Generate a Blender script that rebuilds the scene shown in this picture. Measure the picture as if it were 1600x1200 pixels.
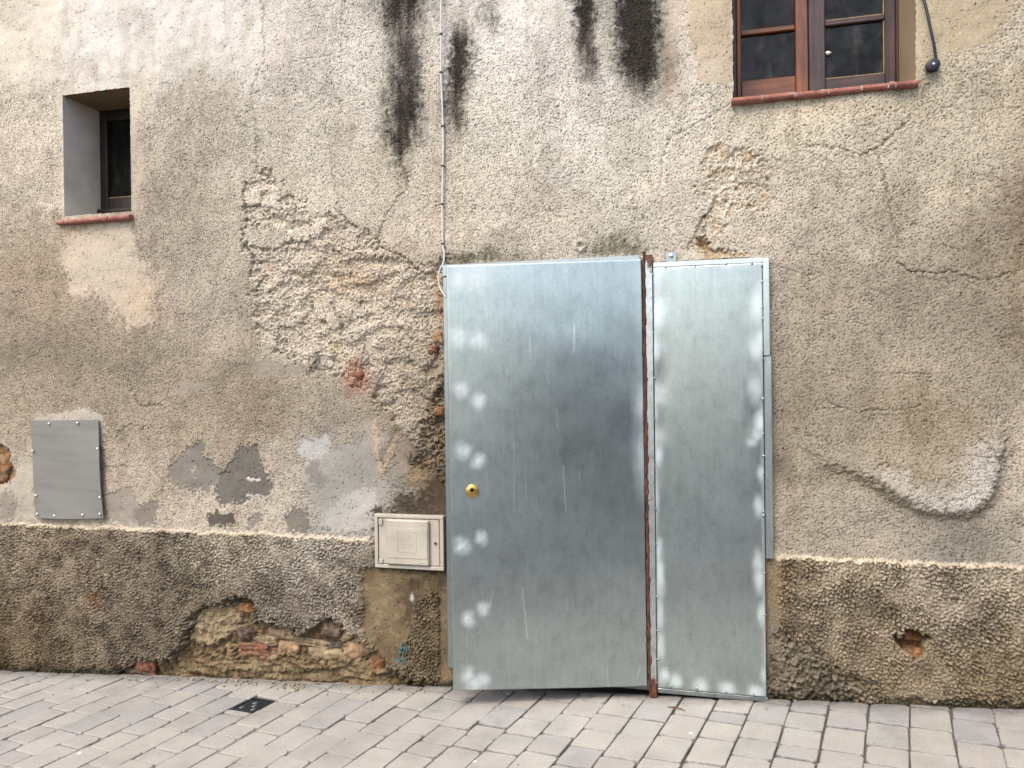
import bpy, math, random
import numpy as np
from mathutils import Matrix, Vector
random.seed(7)
for o in list(bpy.data.objects): bpy.data.objects.remove(o)
scene = bpy.context.scene
col = scene.collection

# ------------------------------------------------------------------ camera
CAM_D, CAM_Z = 3.5, 1.411                      # metres from the wall, eye height over the street
YAW, PITCH, ROLL = 0.24914596, -0.00675536, -0.01192913
FPX = 1200.0                                   # focal length for a frame 1600 wide
def cam_basis():
    cy, sy = math.cos(YAW), math.sin(YAW)
    fw = np.array([-sy, cy, 0.]); rt = np.array([cy, sy, 0.]); up = np.array([0, 0, 1.])
    cp, sp = math.cos(PITCH), math.sin(PITCH)
    fw, up = cp*fw + sp*up, -sp*fw + cp*up
    cr, sr = math.cos(ROLL), math.sin(ROLL)
    rt, up = cr*rt + sr*up, -sr*rt + cr*up
    return rt, up, fw
RT, UP, FW = cam_basis()
cd = bpy.data.cameras.new('camera'); cam = bpy.data.objects.new('camera', cd); col.objects.link(cam)
cam.matrix_world = Matrix(((RT[0], UP[0], -FW[0], 0), (RT[1], UP[1], -FW[1], -CAM_D), (RT[2], UP[2], -FW[2], CAM_Z), (0, 0, 0, 1)))
cd.sensor_fit = 'HORIZONTAL'; cd.sensor_width = 36.0; cd.lens = 36.0*FPX/1600
cd.clip_start = 0.05; cd.clip_end = 500
scene.camera = cam

# ------------------------------------------------------------------ light
SUN_ELEV, SUN_AZ = math.radians(54), math.radians(-24)   # azimuth from the wall's outward normal, minus = towards the left
world = bpy.data.worlds.new('World'); scene.world = world; world.use_nodes = True
wn = world.node_tree.nodes; wl = world.node_tree.links
sky = wn.new('ShaderNodeTexSky'); sky.sky_type = 'NISHITA'; sky.sun_disc = False
sky.sun_elevation = SUN_ELEV; sky.air_density = 1.0; sky.dust_density = 4.0; sky.ozone_density = 1.0
sdir = Vector((math.sin(SUN_AZ)*math.cos(SUN_ELEV), -math.cos(SUN_AZ)*math.cos(SUN_ELEV), math.sin(SUN_ELEV)))
sky.sun_rotation = math.atan2(sdir.x, sdir.y)
wl.new(sky.outputs[0], wn['Background'].inputs[0]); wn['Background'].inputs[1].default_value = 0.15
sd_ = bpy.data.lights.new('sun', 'SUN'); sd_.energy = 0.8; sd_.angle = math.radians(20); sd_.color = (1, .96, .91)
sun = bpy.data.objects.new('sun', sd_); col.objects.link(sun)
sun.rotation_euler = sdir.to_track_quat('Z', 'Y').to_euler()
vs = scene.view_settings
vs.view_transform = 'Standard'; vs.look = 'None'; vs.gamma = 1; vs.use_curve_mapping = False; vs.exposure = 1.3

# ------------------------------------------------------------------ survey helpers (points measured on the photo, 1600 x 1200, set onto real planes)
def ray(u, v): return FW + RT*(u-800)/FPX - UP*(v-600)/FPX
def S(u, v, y=0.0):
    d = ray(u, v); t = (CAM_D+y)/d[1]
    return np.array([d[0]*t, y, d[2]*t+CAM_Z])
GS, G0 = 0.0518, -0.006                         # the street climbs to the right
def gz(x): return GS*x+G0
def G(u, v):
    d = ray(u, v); t = (CAM_Z-G0)/(GS*d[0]-d[2])
    return np.array([d[0]*t, d[1]*t-CAM_D, d[2]*t+CAM_Z])
def proj(x, y, z):
    X, Y, Z = x, y+CAM_D, z-CAM_Z
    w = X*FW[0]+Y*FW[1]+Z*FW[2]
    return 800+FPX*(X*RT[0]+Y*RT[1]+Z*RT[2])/w, 600-FPX*(X*UP[0]+Y*UP[1]+Z*UP[2])/w
def lin(c, k=1.0):
    c = np.asarray(c, float)/255.
    return np.where(c <= .04045, c/12.92, ((c+.055)/1.055)**2.4)*k
ALB = 0.66

# ------------------------------------------------------------------ object helpers
def link(o, parent=None):
    col.objects.link(o)
    if parent is not None: o.parent = parent
    return o
def tag(o, label=None, cat=None, group=None, kind=None):
    if label: o['label'] = label
    if cat: o['category'] = cat
    if group: o['group'] = group
    if kind: o['kind'] = kind
    return o
def empty(name, loc=(0, 0, 0), parent=None):
    o = bpy.data.objects.new(name, None); o.location = loc; o.empty_display_size = .1
    return link(o, parent)
def mesh(name, V, F, mat, parent=None, attrs=None, smooth=False):
    me = bpy.data.meshes.new(name)
    if isinstance(F, np.ndarray):
        k = F.shape[1]; n = len(F)
        me.vertices.add(len(V)); me.vertices.foreach_set('co', np.ascontiguousarray(V, dtype=np.float32).ravel())
        me.loops.add(n*k); me.loops.foreach_set('vertex_index', np.ascontiguousarray(F, dtype=np.int32).ravel())
        me.polygons.add(n); me.polygons.foreach_set('loop_start', np.arange(0, n*k, k, dtype=np.int32))
        me.update(calc_edges=True)
    else:
        me.from_pydata([tuple(map(float, v)) for v in V], [], F); me.update()
    if smooth: me.polygons.foreach_set('use_smooth', np.ones(len(me.polygons), bool))
    for a, d in (attrs or {}).items():
        d = np.asarray(d, dtype=np.float32)
        if d.ndim == 2:
            c = np.ones((len(d), 4), np.float32); c[:, :3] = d
            me.color_attributes.new(a, 'FLOAT_COLOR', 'POINT').data.foreach_set('color', c.ravel())
        else:
            me.attributes.new(a, 'FLOAT', 'POINT').data.foreach_set('value', d)
    if mat: me.materials.append(mat)
    o = bpy.data.objects.new(name, me)
    return link(o, parent)
class MB:
    """collects boxes, tubes and rings into one mesh"""
    def __init__(s): s.V = []; s.F = []
    def add(s, V, F):
        b = len(s.V); s.V += [tuple(map(float, v)) for v in V]; s.F += [tuple(i+b for i in f) for f in F]
        return s
    def box(s, x0, x1, y0, y1, z0, z1, bev=0.0):
        """box with all edges chamfered by bev"""
        if x0 > x1: x0, x1 = x1, x0
        if y0 > y1: y0, y1 = y1, y0
        if z0 > z1: z0, z1 = z1, z0
        b = min(bev, (x1-x0)*.45, (y1-y0)*.45, (z1-z0)*.45)
        if b <= 0:
            V = [(x, y, z) for x in (x0, x1) for y in (y0, y1) for z in (z0, z1)]
            return s.add(V, [(0, 1, 3, 2), (4, 6, 7, 5), (0, 4, 5, 1), (2, 3, 7, 6), (0, 2, 6, 4), (1, 5, 7, 3)])
        c = (((x0+x1)/2, (x1-x0)/2), ((y0+y1)/2, (y1-y0)/2), ((z0+z1)/2, (z1-z0)/2))
        V = []; ix = {}
        for sx in (-1, 1):
            for sy in (-1, 1):
                for sz in (-1, 1):
                    sg = (sx, sy, sz)
                    for a in range(3):
                        p = [c[k][0]+sg[k]*(c[k][1]-(0 if k == a else b)) for k in range(3)]
                        ix[(sg, a)] = len(V); V.append(p)
        F = []
        for a in range(3):
            o1, o2 = [k for k in range(3) if k != a]
            for sgn in (-1, 1):
                q = []
                for (p, r) in ((-1, -1), (1, -1), (1, 1), (-1, 1)):
                    sg = [0, 0, 0]; sg[a] = sgn; sg[o1] = p; sg[o2] = r; q.append(ix[(tuple(sg), a)])
                F.append(tuple(q if (sgn > 0) != (a == 1) else q[::-1]))
        for a in range(3):
            o1, o2 = [k for k in range(3) if k != a]
            for p in (-1, 1):
                for r in (-1, 1):
                    q = []
                    for (e, fa) in ((-1, o1), (1, o1), (1, o2), (-1, o2)):
                        sg = [0, 0, 0]; sg[a] = e; sg[o1] = p; sg[o2] = r; q.append(ix[(tuple(sg), fa)])
                    F.append(tuple(q))
        for sx in (-1, 1):
            for sy in (-1, 1):
                for sz in (-1, 1): F.append(tuple(ix[((sx, sy, sz), a)] for a in range(3)))
        return s.add(V, F)
    def tube(s, pts, r, n=8, cap=True):
        pts = [Vector(p) for p in pts]; rr = r if hasattr(r, '__len__') else [r]*len(pts)
        V = []; F = []; t0 = None
        for i, p in enumerate(pts):
            t = (pts[min(i+1, len(pts)-1)]-pts[max(i-1, 0)]).normalized()
            ref = Vector((0, 1, 0)) if abs(t.y) < .9 else Vector((1, 0, 0))
            a = t.cross(ref).normalized(); b = t.cross(a)
            for k in range(n):
                an = 2*math.pi*k/n; V.append(p+(a*math.cos(an)+b*math.sin(an))*rr[i])
        for i in range(len(pts)-1):
            for k in range(n): F.append((i*n+k, i*n+(k+1) % n, (i+1)*n+(k+1) % n, (i+1)*n+k))
        if cap: F += [tuple(range(n))[::-1], tuple(range((len(pts)-1)*n, len(pts)*n))]
        return s.add(V, F)
    def lathe(s, prof, c, axis=(0, -1, 0), n=20):
        """prof: (radius, distance along the axis)"""
        ax = Vector(axis).normalized(); a = ax.orthogonal().normalized(); b = ax.cross(a); c = Vector(c); V = []; F = []
        for r, h in prof:
            for k in range(n):
                an = 2*math.pi*k/n; V.append(c+ax*h+(a*math.cos(an)+b*math.sin(an))*r)
        for i in range(len(prof)-1):
            for k in range(n): F.append((i*n+k, i*n+(k+1) % n, (i+1)*n+(k+1) % n, (i+1)*n+k))
        F += [tuple(range(n))[::-1], tuple(range((len(prof)-1)*n, len(prof)*n))]
        return s.add(V, F)
    def build(s, name, mat, parent=None, smooth=False): 
        o = mesh(name, s.V, s.F, mat, parent)
        if smooth:
            me = o.data; me.polygons.foreach_set('use_smooth', np.ones(len(me.polygons), bool)); me.set_sharp_from_angle(angle=math.radians(40))
        return o
def bump_rock(name, c, r, mat, parent, seed, flat=.55, sub=4, rough=.10, rot=0, boxy=.5, colr=None):
    """irregular rubble stone or brick piece; r = (rx, ry, rz)"""
    import bmesh
    bm = bmesh.new(); bmesh.ops.create_icosphere(bm, subdivisions=sub, radius=1)
    rs = np.random.RandomState(seed); k = rs.randn(7, 3)*1.6; ph = rs.rand(7)*6.28; k2 = rs.randn(9, 3)*5; ph2 = rs.rand(9)*6.28
    for v in bm.verts:
        p = np.array(v.co); m = np.max(np.abs(p)); p = p*(1-boxy)+p/m*boxy
        d = 1+rough*np.sin(k@p+ph).sum()/2.2+rough*.35*np.sin(k2@p+ph2).sum()/2.2
        d += rough*.25*np.sin(k2*2.7@p+ph2*3).sum()/2.2
        p = p*d; x, z = p[0]*r[0], p[2]*r[2]
        v.co = (x*math.cos(rot)-z*math.sin(rot), p[1]*r[1], x*math.sin(rot)+z*math.cos(rot))
    me = bpy.data.meshes.new(name); bm.to_mesh(me); bm.free()
    me.polygons.foreach_set('use_smooth', np.ones(len(me.polygons), bool)); me.materials.append(mat)
    o = bpy.data.objects.new(name, me); o.location = c
    return link(o, parent)

# ------------------------------------------------------------------ materials
def material(name):
    m = bpy.data.materials.new(name); m.use_nodes = True
    nt = m.node_tree; b = nt.nodes['Principled BSDF']
    return m, nt, b
def N(nt, typ, **kw):
    n = nt.nodes.new(typ)
    for k, v in kw.items():
        if k.startswith('i_'):
            key = k[2:].replace('_', ' '); n.inputs[key].default_value = v
        else: setattr(n, k, v)
    return n
def noise(nt, scale, detail=4, rough=.55, vec=None, stretch=None, coord='Object'):
    n = N(nt, 'ShaderNodeTexNoise'); n.inputs['Scale'].default_value = scale; n.inputs['Detail'].default_value = detail; n.inputs['Roughness'].default_value = rough
    if vec is None:
        vec = N(nt, 'ShaderNodeTexCoord').outputs[coord]
    mp = N(nt, 'ShaderNodeMapping'); mp.inputs['Scale'].default_value = stretch or (1, 1, 1); mp.inputs['Location'].default_value = (.3713, .2917/scale**.5+.137, .4331)
    nt.links.new(vec, mp.inputs[0]); vec = mp.outputs[0]
    nt.links.new(vec, n.inputs['Vector']); return n.outputs[0]
def ramp(nt, src, stops):
    r = N(nt, 'ShaderNodeValToRGB'); e = r.color_ramp.elements
    while len(e) < len(stops): e.new(.5)
    for i, (p, c) in enumerate(stops):
        e[i].position = p; e[i].color = (*c, 1) if hasattr(c, '__len__') else (c, c, c, 1)
    nt.links.new(src, r.inputs[0]); return r.outputs[0]
def mix(nt, a, b, fac, mode='MIX'):
    m = N(nt, 'ShaderNodeMix', data_type='RGBA', blend_type=mode)
    for s, v in ((0, fac), (6, a), (7, b)):
        if hasattr(v, 'is_linked'): nt.links.new(v, m.inputs[s])
        elif hasattr(v, '__len__'): m.inputs[s].default_value = (*v, 1)
        else: m.inputs[s].default_value = v
    return m.outputs[2]
def bump(nt, bs, h, strength=.3, dist=.004):
    b = N(nt, 'ShaderNodeBump'); b.inputs['Distance'].default_value = dist
    if hasattr(strength, 'is_linked'): nt.links.new(strength, b.inputs['Strength'])
    else: b.inputs['Strength'].default_value = strength
    nt.links.new(h, b.inputs['Height']); nt.links.new(b.outputs[0], bs.inputs['Normal'])
def attr(nt, name):
    a = N(nt, 'ShaderNodeAttribute', attribute_name=name); return a

def mat_wall():
    m, nt, b = material('weathered_render')
    c = attr(nt, 'Col').outputs['Color']; g = attr(nt, 'Grain').outputs['Fac']
    n1 = noise(nt, 170, 3, .6)
    c2 = mix(nt, c, ramp(nt, n1, [(.28, .62), (.5, 1.0), (.72, 1.22)]), .55, 'MULTIPLY')
    nt.links.new(c2, b.inputs['Base Color']); b.inputs['Roughness'].default_value = .93; b.inputs['Specular IOR Level'].default_value = .2
    bump(nt, b, noise(nt, 230, 3, .6), g, .005)
    return m
def simple(name, c, rough=.6, metal=0, var=.12, scale=30, bmp=.15, spec=.4, bscale=120, stretch=None):
    m, nt, b = material(name)
    n = noise(nt, scale, 5, .6, stretch=stretch)
    cc = mix(nt, tuple(c), ramp(nt, n, [(.3, 1-var*2.2), (.5, 1), (.7, 1+var)]), 1.0, 'MULTIPLY')
    nt.links.new(cc, b.inputs['Base Color']); b.inputs['Roughness'].default_value = rough; b.inputs['Metallic'].default_value = metal
    b.inputs['Specular IOR Level'].default_value = spec
    if bmp: bump(nt, b, noise(nt, bscale, 3, .6, stretch=stretch), bmp, .003)
    return m
def mat_galv(name, tint=(.436, .500, .496), attrs=True):
    m, nt, b = material(name)
    streak = noise(nt, 60, 4, .6, stretch=(2.2, 1, .05)); cloud = noise(nt, 7, 5, .6); fine = noise(nt, 90, 3, .6)
    base = mix(nt, tint, ramp(nt, cloud, [(.32, .94), (.5, .99), (.7, 1.03)]), 1, 'MULTIPLY')
    base = mix(nt, base, ramp(nt, streak, [(.35, .965), (.6, 1.015)]), 1, 'MULTIPLY')
    base = mix(nt, base, ramp(nt, fine, [(.3, .93), (.7, 1.05)]), 1, 'MULTIPLY'); base = mix(nt, base, ramp(nt, noise(nt, 24, 6, .7, stretch=(1, 1, .6)), [(.34, .86), (.5, .99), (.7, 1.05)]), 1, 'MULTIPLY')
    rgh = N(nt, 'ShaderNodeMapRange'); rgh.inputs[1].default_value = .3; rgh.inputs[2].default_value = .7; rgh.inputs[3].default_value = .27; rgh.inputs[4].default_value = .30
    nt.links.new(cloud, rgh.inputs[0])
    if attrs:
        z = attr(nt, 'Zinc').outputs['Fac']; sc = attr(nt, 'Scratch').outputs['Fac']
        base = mix(nt, base, (.56, .62, .615), z); base = mix(nt, base, (.80, .84, .84), sc)
        mm = N(nt, 'ShaderNodeMath', operation='MULTIPLY_ADD'); nt.links.new(z, mm.inputs[0]); mm.inputs[1].default_value = -.80; mm.inputs[2].default_value = .97
        nt.links.new(mm.outputs[0], b.inputs['Metallic'])
        rr = N(nt, 'ShaderNodeMath', operation='MULTIPLY_ADD'); nt.links.new(z, rr.inputs[0]); rr.inputs[1].default_value = .18; nt.links.new(rgh.outputs[0], rr.inputs[2])
        nt.links.new(rr.outputs[0], b.inputs['Roughness'])
    else:
        b.inputs['Metallic'].default_value = .95; nt.links.new(rgh.outputs[0], b.inputs['Roughness'])
    nt.links.new(base, b.inputs['Base Color'])
    return m
def mat_rust(name, dark=(.018, .008, .005), mid=(.055, .018, .008), hi=(.13, .045, .014), scale=45):
    m, nt, b = material(name)
    n = noise(nt, scale, 6, .65, stretch=(1, 1, .35))
    nt.links.new(ramp(nt, n, [(.36, dark), (.52, mid), (.68, hi)]), b.inputs['Base Color']); b.inputs['Roughness'].default_value = .85
    bump(nt, b, noise(nt, 220, 3), .6, .003); return m
def mat_wood(name, a, bcol, rough=.5, zs=.06, horiz=False):
    m, nt, b = material(name)
    n = noise(nt, 55, 6, .6, stretch=(zs, 1, 1) if horiz else (1, 1, zs)); n2 = noise(nt, 6, 3, .6)
    c = ramp(nt, n, [(.3, a), (.7, bcol)]); c = mix(nt, c, ramp(nt, n2, [(.3, .45), (.7, 1.15)]), .8, 'MULTIPLY')
    nt.links.new(c, b.inputs['Base Color']); b.inputs['Roughness'].default_value = rough
    bump(nt, b, n, .25, .002); return m
def mat_glass():
    m, nt, b = material('dusty_glass'); out = nt.nodes['Material Output']
    gd = ramp(nt, noise(nt, 13, 7, .7, stretch=(1, 1, .45)), [(.38, (.004, .004, .004)), (.55, (.014, .014, .012)), (.70, (.07, .068, .06))]); nt.links.new(gd, b.inputs['Base Color']); b.inputs['Roughness'].default_value = .07; b.inputs['Specular IOR Level'].default_value = .3
    tr = N(nt, 'ShaderNodeBsdfTransparent'); tr.inputs[0].default_value = (.8, .83, .8, 1)
    du = N(nt, 'ShaderNodeMapRange'); du.inputs[1].default_value = .35; du.inputs[2].default_value = .75; du.inputs[3].default_value = .30; du.inputs[4].default_value = .95
    nt.links.new(noise(nt, 9, 6, .65), du.inputs[0])
    mx = N(nt, 'ShaderNodeMixShader'); nt.links.new(du.outputs[0], mx.inputs[0]); nt.links.new(tr.outputs[0], mx.inputs[1]); nt.links.new(b.outputs[0], mx.inputs[2])
    nt.links.new(mx.outputs[0], out.inputs[0]); return m
def mul_attr(nt, name, src):
    m = N(nt, 'ShaderNodeMath', operation='MULTIPLY'); nt.links.new(attr(nt, name).outputs['Fac'], m.inputs[0]); nt.links.new(src, m.inputs[1]); return m.outputs[0]
def mat_paver(island=False):
    m, nt, b = material('concrete_paver'+('_far' if island else ''))
    if island: r = N(nt, 'ShaderNodeNewGeometry').outputs['Random Per Island']
    else: r = N(nt, 'ShaderNodeObjectInfo').outputs['Random']
    PA = .58
    c = ramp(nt, r, [(0, lin((181, 176, 167), PA)), (.22, lin((189, 184, 173), PA)), (.42, lin((186, 179, 170), PA)), (.60, lin((175, 173, 168), PA)), (.78, lin((192, 187, 176), PA)), (1, lin((182, 176, 167), PA))])
    pos = N(nt, 'ShaderNodeNewGeometry').outputs['Position']
    c = mix(nt, c, ramp(nt, noise(nt, 5, 5, .6, vec=pos), [(.3, .84), (.5, 1.0), (.7, 1.1)]), 1, 'MULTIPLY')
    c = mix(nt, c, ramp(nt, noise(nt, 130, 4, .7, vec=pos), [(.3, .84), (.5, 1.0), (.72, 1.12)]), 1, 'MULTIPLY')
    sx = N(nt, 'ShaderNodeSeparateXYZ'); nt.links.new(pos, sx.inputs[0]); ml_ = N(nt, 'ShaderNodeMapRange'); ml_.inputs[1].default_value = -2.6; ml_.inputs[2].default_value = .0; ml_.inputs[3].default_value = .62; ml_.inputs[4].default_value = 1.0; nt.links.new(sx.outputs[0], ml_.inputs[0])
    dn = N(nt, 'ShaderNodeMath', operation='MULTIPLY'); nt.links.new(mul_attr(nt, 'Dirt', noise(nt, 26, 5, .65, vec=pos)), dn.inputs[0]); nt.links.new(ml_.outputs[0], dn.inputs[1])
    c = mix(nt, c, (.055, .050, .044), ramp(nt, dn.outputs[0], [(.28, 0), (.60, .6)]))
    vo = N(nt, 'ShaderNodeTexVoronoi'); vo.inputs['Scale'].default_value = 5.5; nt.links.new(pos, vo.inputs['Vector'])
    c = mix(nt, (.70, .69, .66), c, ramp(nt, vo.outputs['Distance'], [(.036, 0), (.050, 1)]))
    v2 = N(nt, 'ShaderNodeTexVoronoi'); v2.inputs['Scale'].default_value = 8.3; mp = N(nt, 'ShaderNodeMapping'); mp.inputs['Location'].default_value = (3.1, 1.7, .4)
    nt.links.new(pos, mp.inputs[0]); nt.links.new(mp.outputs[0], v2.inputs['Vector'])
    c = mix(nt, (.07, .065, .06), c, ramp(nt, v2.outputs['Distance'], [(.030, 0), (.046, 1)]))
    sy = N(nt, 'ShaderNodeSeparateXYZ'); nt.links.new(pos, sy.inputs[0]); mr = N(nt, 'ShaderNodeMapRange'); mr.inputs[1].default_value = -.16; mr.inputs[2].default_value = -.01; nt.links.new(sy.outputs[1], mr.inputs[0])
    gr = N(nt, 'ShaderNodeMath', operation='MULTIPLY'); nt.links.new(mr.outputs[0], gr.inputs[0]); nt.links.new(noise(nt, 14, 6, .65, vec=pos), gr.inputs[1])
    c = mix(nt, c, (.115, .108, .096), ramp(nt, gr.outputs[0], [(.16, 0), (.50, .8)]))
    c = mix(nt, c, (.13, .125, .115), ramp(nt, noise(nt, 3.2, 6, .7, vec=pos), [(.56, 0), (.72, .45)]))
    nt.links.new(c, b.inputs['Base Color']); b.inputs['Roughness'].default_value = .85; b.inputs['Specular IOR Level'].default_value = .3
    bump(nt, b, noise(nt, 160, 4, .7, vec=pos), .35, .003); return m
M_WALL = mat_wall()
M_GALV = mat_galv('galvanised_sheet'); M_GALVP = mat_galv('galvanised_trim', (.56, .61, .60), False); M_GALVD = mat_galv('galvanised_dull', (.34, .38, .385), False)
M_RUST = mat_rust('rusty_steel')
M_RUSTO = mat_rust('orange_rust', (.03, .010, .005), (.085, .03, .010), (.22, .09, .028), 60)
M_BRASS = simple('brass', (.66, .42, .13), .32, 1, .1, 40, 0)
M_BLACK = simple('black_void', (.006, .006, .006), .8, 0, .1, 30, 0, .1)
M_DARKIN = simple('unlit_interior', (.05, .045, .04), .95, 0, .2, 3, 0, .1)
M_BOX = simple('ivory_plastic', lin((196, 188, 172), ALB), .5, 0, .08, 8, .05)
M_PLATE = simple('grey_cover_sheet', lin((142, 140, 133), ALB), .5, .15, .07, 9, .08, stretch=(.35, 1, 3))
M_BOLT = simple('zinc_bolt', (.62, .63, .62), .32, .9, .05, 30, 0)
def mat_terra():
    m, nt, b = material('terracotta'); c = ramp(nt, noise(nt, 22, 6, .65), [(.3, lin((128, 72, 60), ALB)), (.5, lin((168, 104, 90), ALB)), (.72, lin((184, 136, 120), ALB))])
    c = mix(nt, c, lin((176, 164, 146), ALB), ramp(nt, noise(nt, 38, 5, .7), [(.56, 0), (.68, .6)])); nt.links.new(c, b.inputs['Base Color']); b.inputs['Roughness'].default_value = .85
    bump(nt, b, noise(nt, 90, 4), .4, .004); return m
M_TERRA = mat_terra()
M_MORTAR = simple('mortar', lin((186, 176, 158), ALB), .95, 0, .12, 40, .4)
M_WOODL = mat_wood('varnished_wood', (.060, .014, .004), (.24, .075, .018), .42)
M_WOODR = mat_wood('weathered_wood', (.020, .010, .010), (.080, .048, .048), .6)
M_WOODD = mat_wood('dark_wood', (.028, .013, .009), (.075, .035, .022), .5)
M_WOODLH = mat_wood('varnished_wood_rail', (.060, .014, .004), (.22, .068, .016), .42, .06, True); M_WOODRH = mat_wood('weathered_wood_rail', (.020, .010, .010), (.075, .045, .045), .6, .06, True)
M_WOODX = mat_wood('black_brown_wood', (.012, .006, .004), (.03, .015, .010), .5)
M_PUTTY = simple('putty', lin((168, 146, 108), ALB), .8, 0, .2, 60, .2)
M_GLASS = mat_glass()
M_REVEAL = simple('reveal_plaster', lin((222, 215, 203), ALB), .93, 0, .10, 7, .3, .2, 90)
M_REVEALT = simple('reveal_tan_plaster', lin((172, 152, 120), ALB), .93, 0, .08, 5, .25, .2, 90)
M_SOFFIT = simple('shaded_brown_soffit', lin((128, 108, 84), ALB), .93, 0, .12, 8, .3, .2, 90)  # brown plaster made darker, the soffit's shade put into its colour
M_CABLE = simple('white_cable', (.50, .49, .46), .5, 0, .06, 30, 0)
M_CLIP = simple('dark_clip', (.03, .025, .02), .6, 0, .1, 30, 0)
M_BCABLE = simple('black_cable', (.012, .014, .018), .5, 0, .1, 30, 0)
M_PAVER = mat_paver(); M_PAVERF = mat_paver(True)
M_IRON = simple('cast_iron', (.014, .018, .022), .6, 0, .3, 60, .3, .35)
def mat_sand():
    m, nt, b = material('joint_sand'); pos = N(nt, 'ShaderNodeNewGeometry').outputs['Position']; sx = N(nt, 'ShaderNodeSeparateXYZ'); nt.links.new(pos, sx.inputs[0])
    mr = N(nt, 'ShaderNodeMapRange'); mr.inputs[1].default_value = -2.4; mr.inputs[2].default_value = .2; nt.links.new(sx.outputs[0], mr.inputs[0])
    c = mix(nt, lin((158, 151, 141), ALB), lin((108, 99, 87), ALB), mr.outputs[0])
    c = mix(nt, c, ramp(nt, noise(nt, 9, 6, .7, vec=pos), [(.35, .45), (.5, .9), (.65, 1.15)]), 1, 'MULTIPLY'); nt.links.new(c, b.inputs['Base Color']); b.inputs['Roughness'].default_value = .97
    bump(nt, b, noise(nt, 120, 4, .7, vec=pos), .5, .003); return m
M_SAND = mat_sand()
M_STREET = simple('street_paving', lin((182, 178, 173), .62), .9, 0, .12, 2, .2, .2)

# ------------------------------------------------------------------ the wall as a surveyed relief
DX = 0.0045
X0, X1, Z0, Z1 = -4.12, 1.42, -0.36, 3.76
xs = np.arange(X0, X1+1e-6, DX); zs = np.arange(Z0, Z1+1e-6, DX)
# openings (x0, x1, z0, z1)
swL = S(99, 240)[0]; swR = S(204, 240)[0]; swB = (S(100, 338)[2]+S(203, 330)[2])/2; swT = (S(98, 148)[2]+S(203, 137)[2])/2
uwL = S(1145, 100)[0]; uwR = S(1431, 60)[0]; uwB = S(1290, 140)[2]; uwT = uwB+1.25
doL = S(716, 740)[0]; doR = S(1180, 740)[0]; doT = S(900, 415)[2]
OPEN = {'small': (swL, swR, swB, swT), 'upper': (uwL, uwR, uwB, Z1+1), 'door': (doL, doR, Z0-1, doT)}
for (a, b, c, d) in OPEN.values():
    for e in (a, b): xs[np.argmin(abs(xs-e))] = e
    for e in (c, d):
        if Z0 < e < Z1: zs[np.argmin(abs(zs-e))] = e
NX, NZ = len(xs), len(zs)
XX, ZZ = np.meshgrid(xs, zs)
U, V = proj(XX, 0*XX, ZZ)
SH = XX.shape
kx = np.fft.rfftfreq(NX, DX)[None, :]; kz = np.fft.fftfreq(NZ, DX)[:, None]
def band(seed, lo, hi, ax=1.0, az=1.0, slope=1.0):
    """noise with wavelengths between lo and hi metres, unit deviation"""
    f = np.sqrt((kx*ax)**2+(kz*az)**2)+1e-9
    w = 1/(1+(f*lo)**8)*1/(1+(1/(f*hi))**8)*f**(-slope)
    n = np.fft.irfft2(np.fft.rfft2(np.random.RandomState(seed).standard_normal(SH))*w, s=SH)
    return ((n-n.mean())/n.std()).astype(np.float64)
def blur(a, s):
    return np.fft.irfft2(np.fft.rfft2(a)*np.exp(-2*(math.pi*s)**2*(kx**2+kz**2)), s=SH)
W1, W2 = band(1, .015, .5), band(2, .015, .5)        # ragged-edge warp
W3, W4 = band(3, .010, .05), band(4, .010, .05)
def sm(a, b, x): t = np.clip((x-a)/(b-a), 0, 1); return t*t*(3-2*t)
def polysd(pts, warp=3.0, fine=1.2, pad=26):
    """signed distance in px (inside positive) to a polygon with a ragged edge"""
    p = np.array(pts, float); out = np.full(SH, -99.0)
    m = (U > p[:, 0].min()-pad) & (U < p[:, 0].max()+pad) & (V > p[:, 1].min()-pad) & (V < p[:, 1].max()+pad)
    u = U[m]+warp*W1[m]+fine*W3[m]; v = V[m]+warp*W2[m]+fine*W4[m]
    ins = np.zeros(len(u), bool); d = np.full(len(u), 1e9)
    for (ax, ay), (bx, by) in zip(p, np.roll(p, -1, 0)):
        if ay != by:
            c = ((ay > v) != (by > v)) & (u < (bx-ax)*(v-ay)/(by-ay)+ax); ins ^= c
        L = (bx-ax)**2+(by-ay)**2+1e-9; t = np.clip(((u-ax)*(bx-ax)+(v-ay)*(by-ay))/L, 0, 1)
        d = np.minimum(d, (u-ax-t*(bx-ax))**2+(v-ay-t*(by-ay))**2)
    out[m] = np.where(ins, 1, -1)*np.sqrt(d); return out
def stroke(pts, warp=1.5, fine=1.2, pad=30):
    p = np.array(pts, float); out = np.full(SH, 99.0)
    m = (U > p[:, 0].min()-pad) & (U < p[:, 0].max()+pad) & (V > p[:, 1].min()-pad) & (V < p[:, 1].max()+pad)
    u = U[m]+warp*W1[m]+fine*W3[m]; v = V[m]+warp*W2[m]+fine*W4[m]; d = np.full(len(u), 1e9)
    for (ax, ay), (bx, by) in zip(p[:-1], p[1:]):
        L = (bx-ax)**2+(by-ay)**2+1e-9; t = np.clip(((u-ax)*(bx-ax)+(v-ay)*(by-ay))/L, 0, 1)
        d = np.minimum(d, (u-ax-t*(bx-ax))**2+(v-ay-t*(by-ay))**2)
    out[m] = np.sqrt(d); return out
def blob(cx, cy, rx, ry, rot=0, warp=4.5):
    u = U+warp*W1-cx; v = V+warp*W2-cy; c, s = math.cos(math.radians(rot)), math.sin(math.radians(rot))
    return np.exp(-((u*c+v*s)/rx)**2-((-u*s+v*c)/ry)**2)
LOG = 1.14
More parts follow.
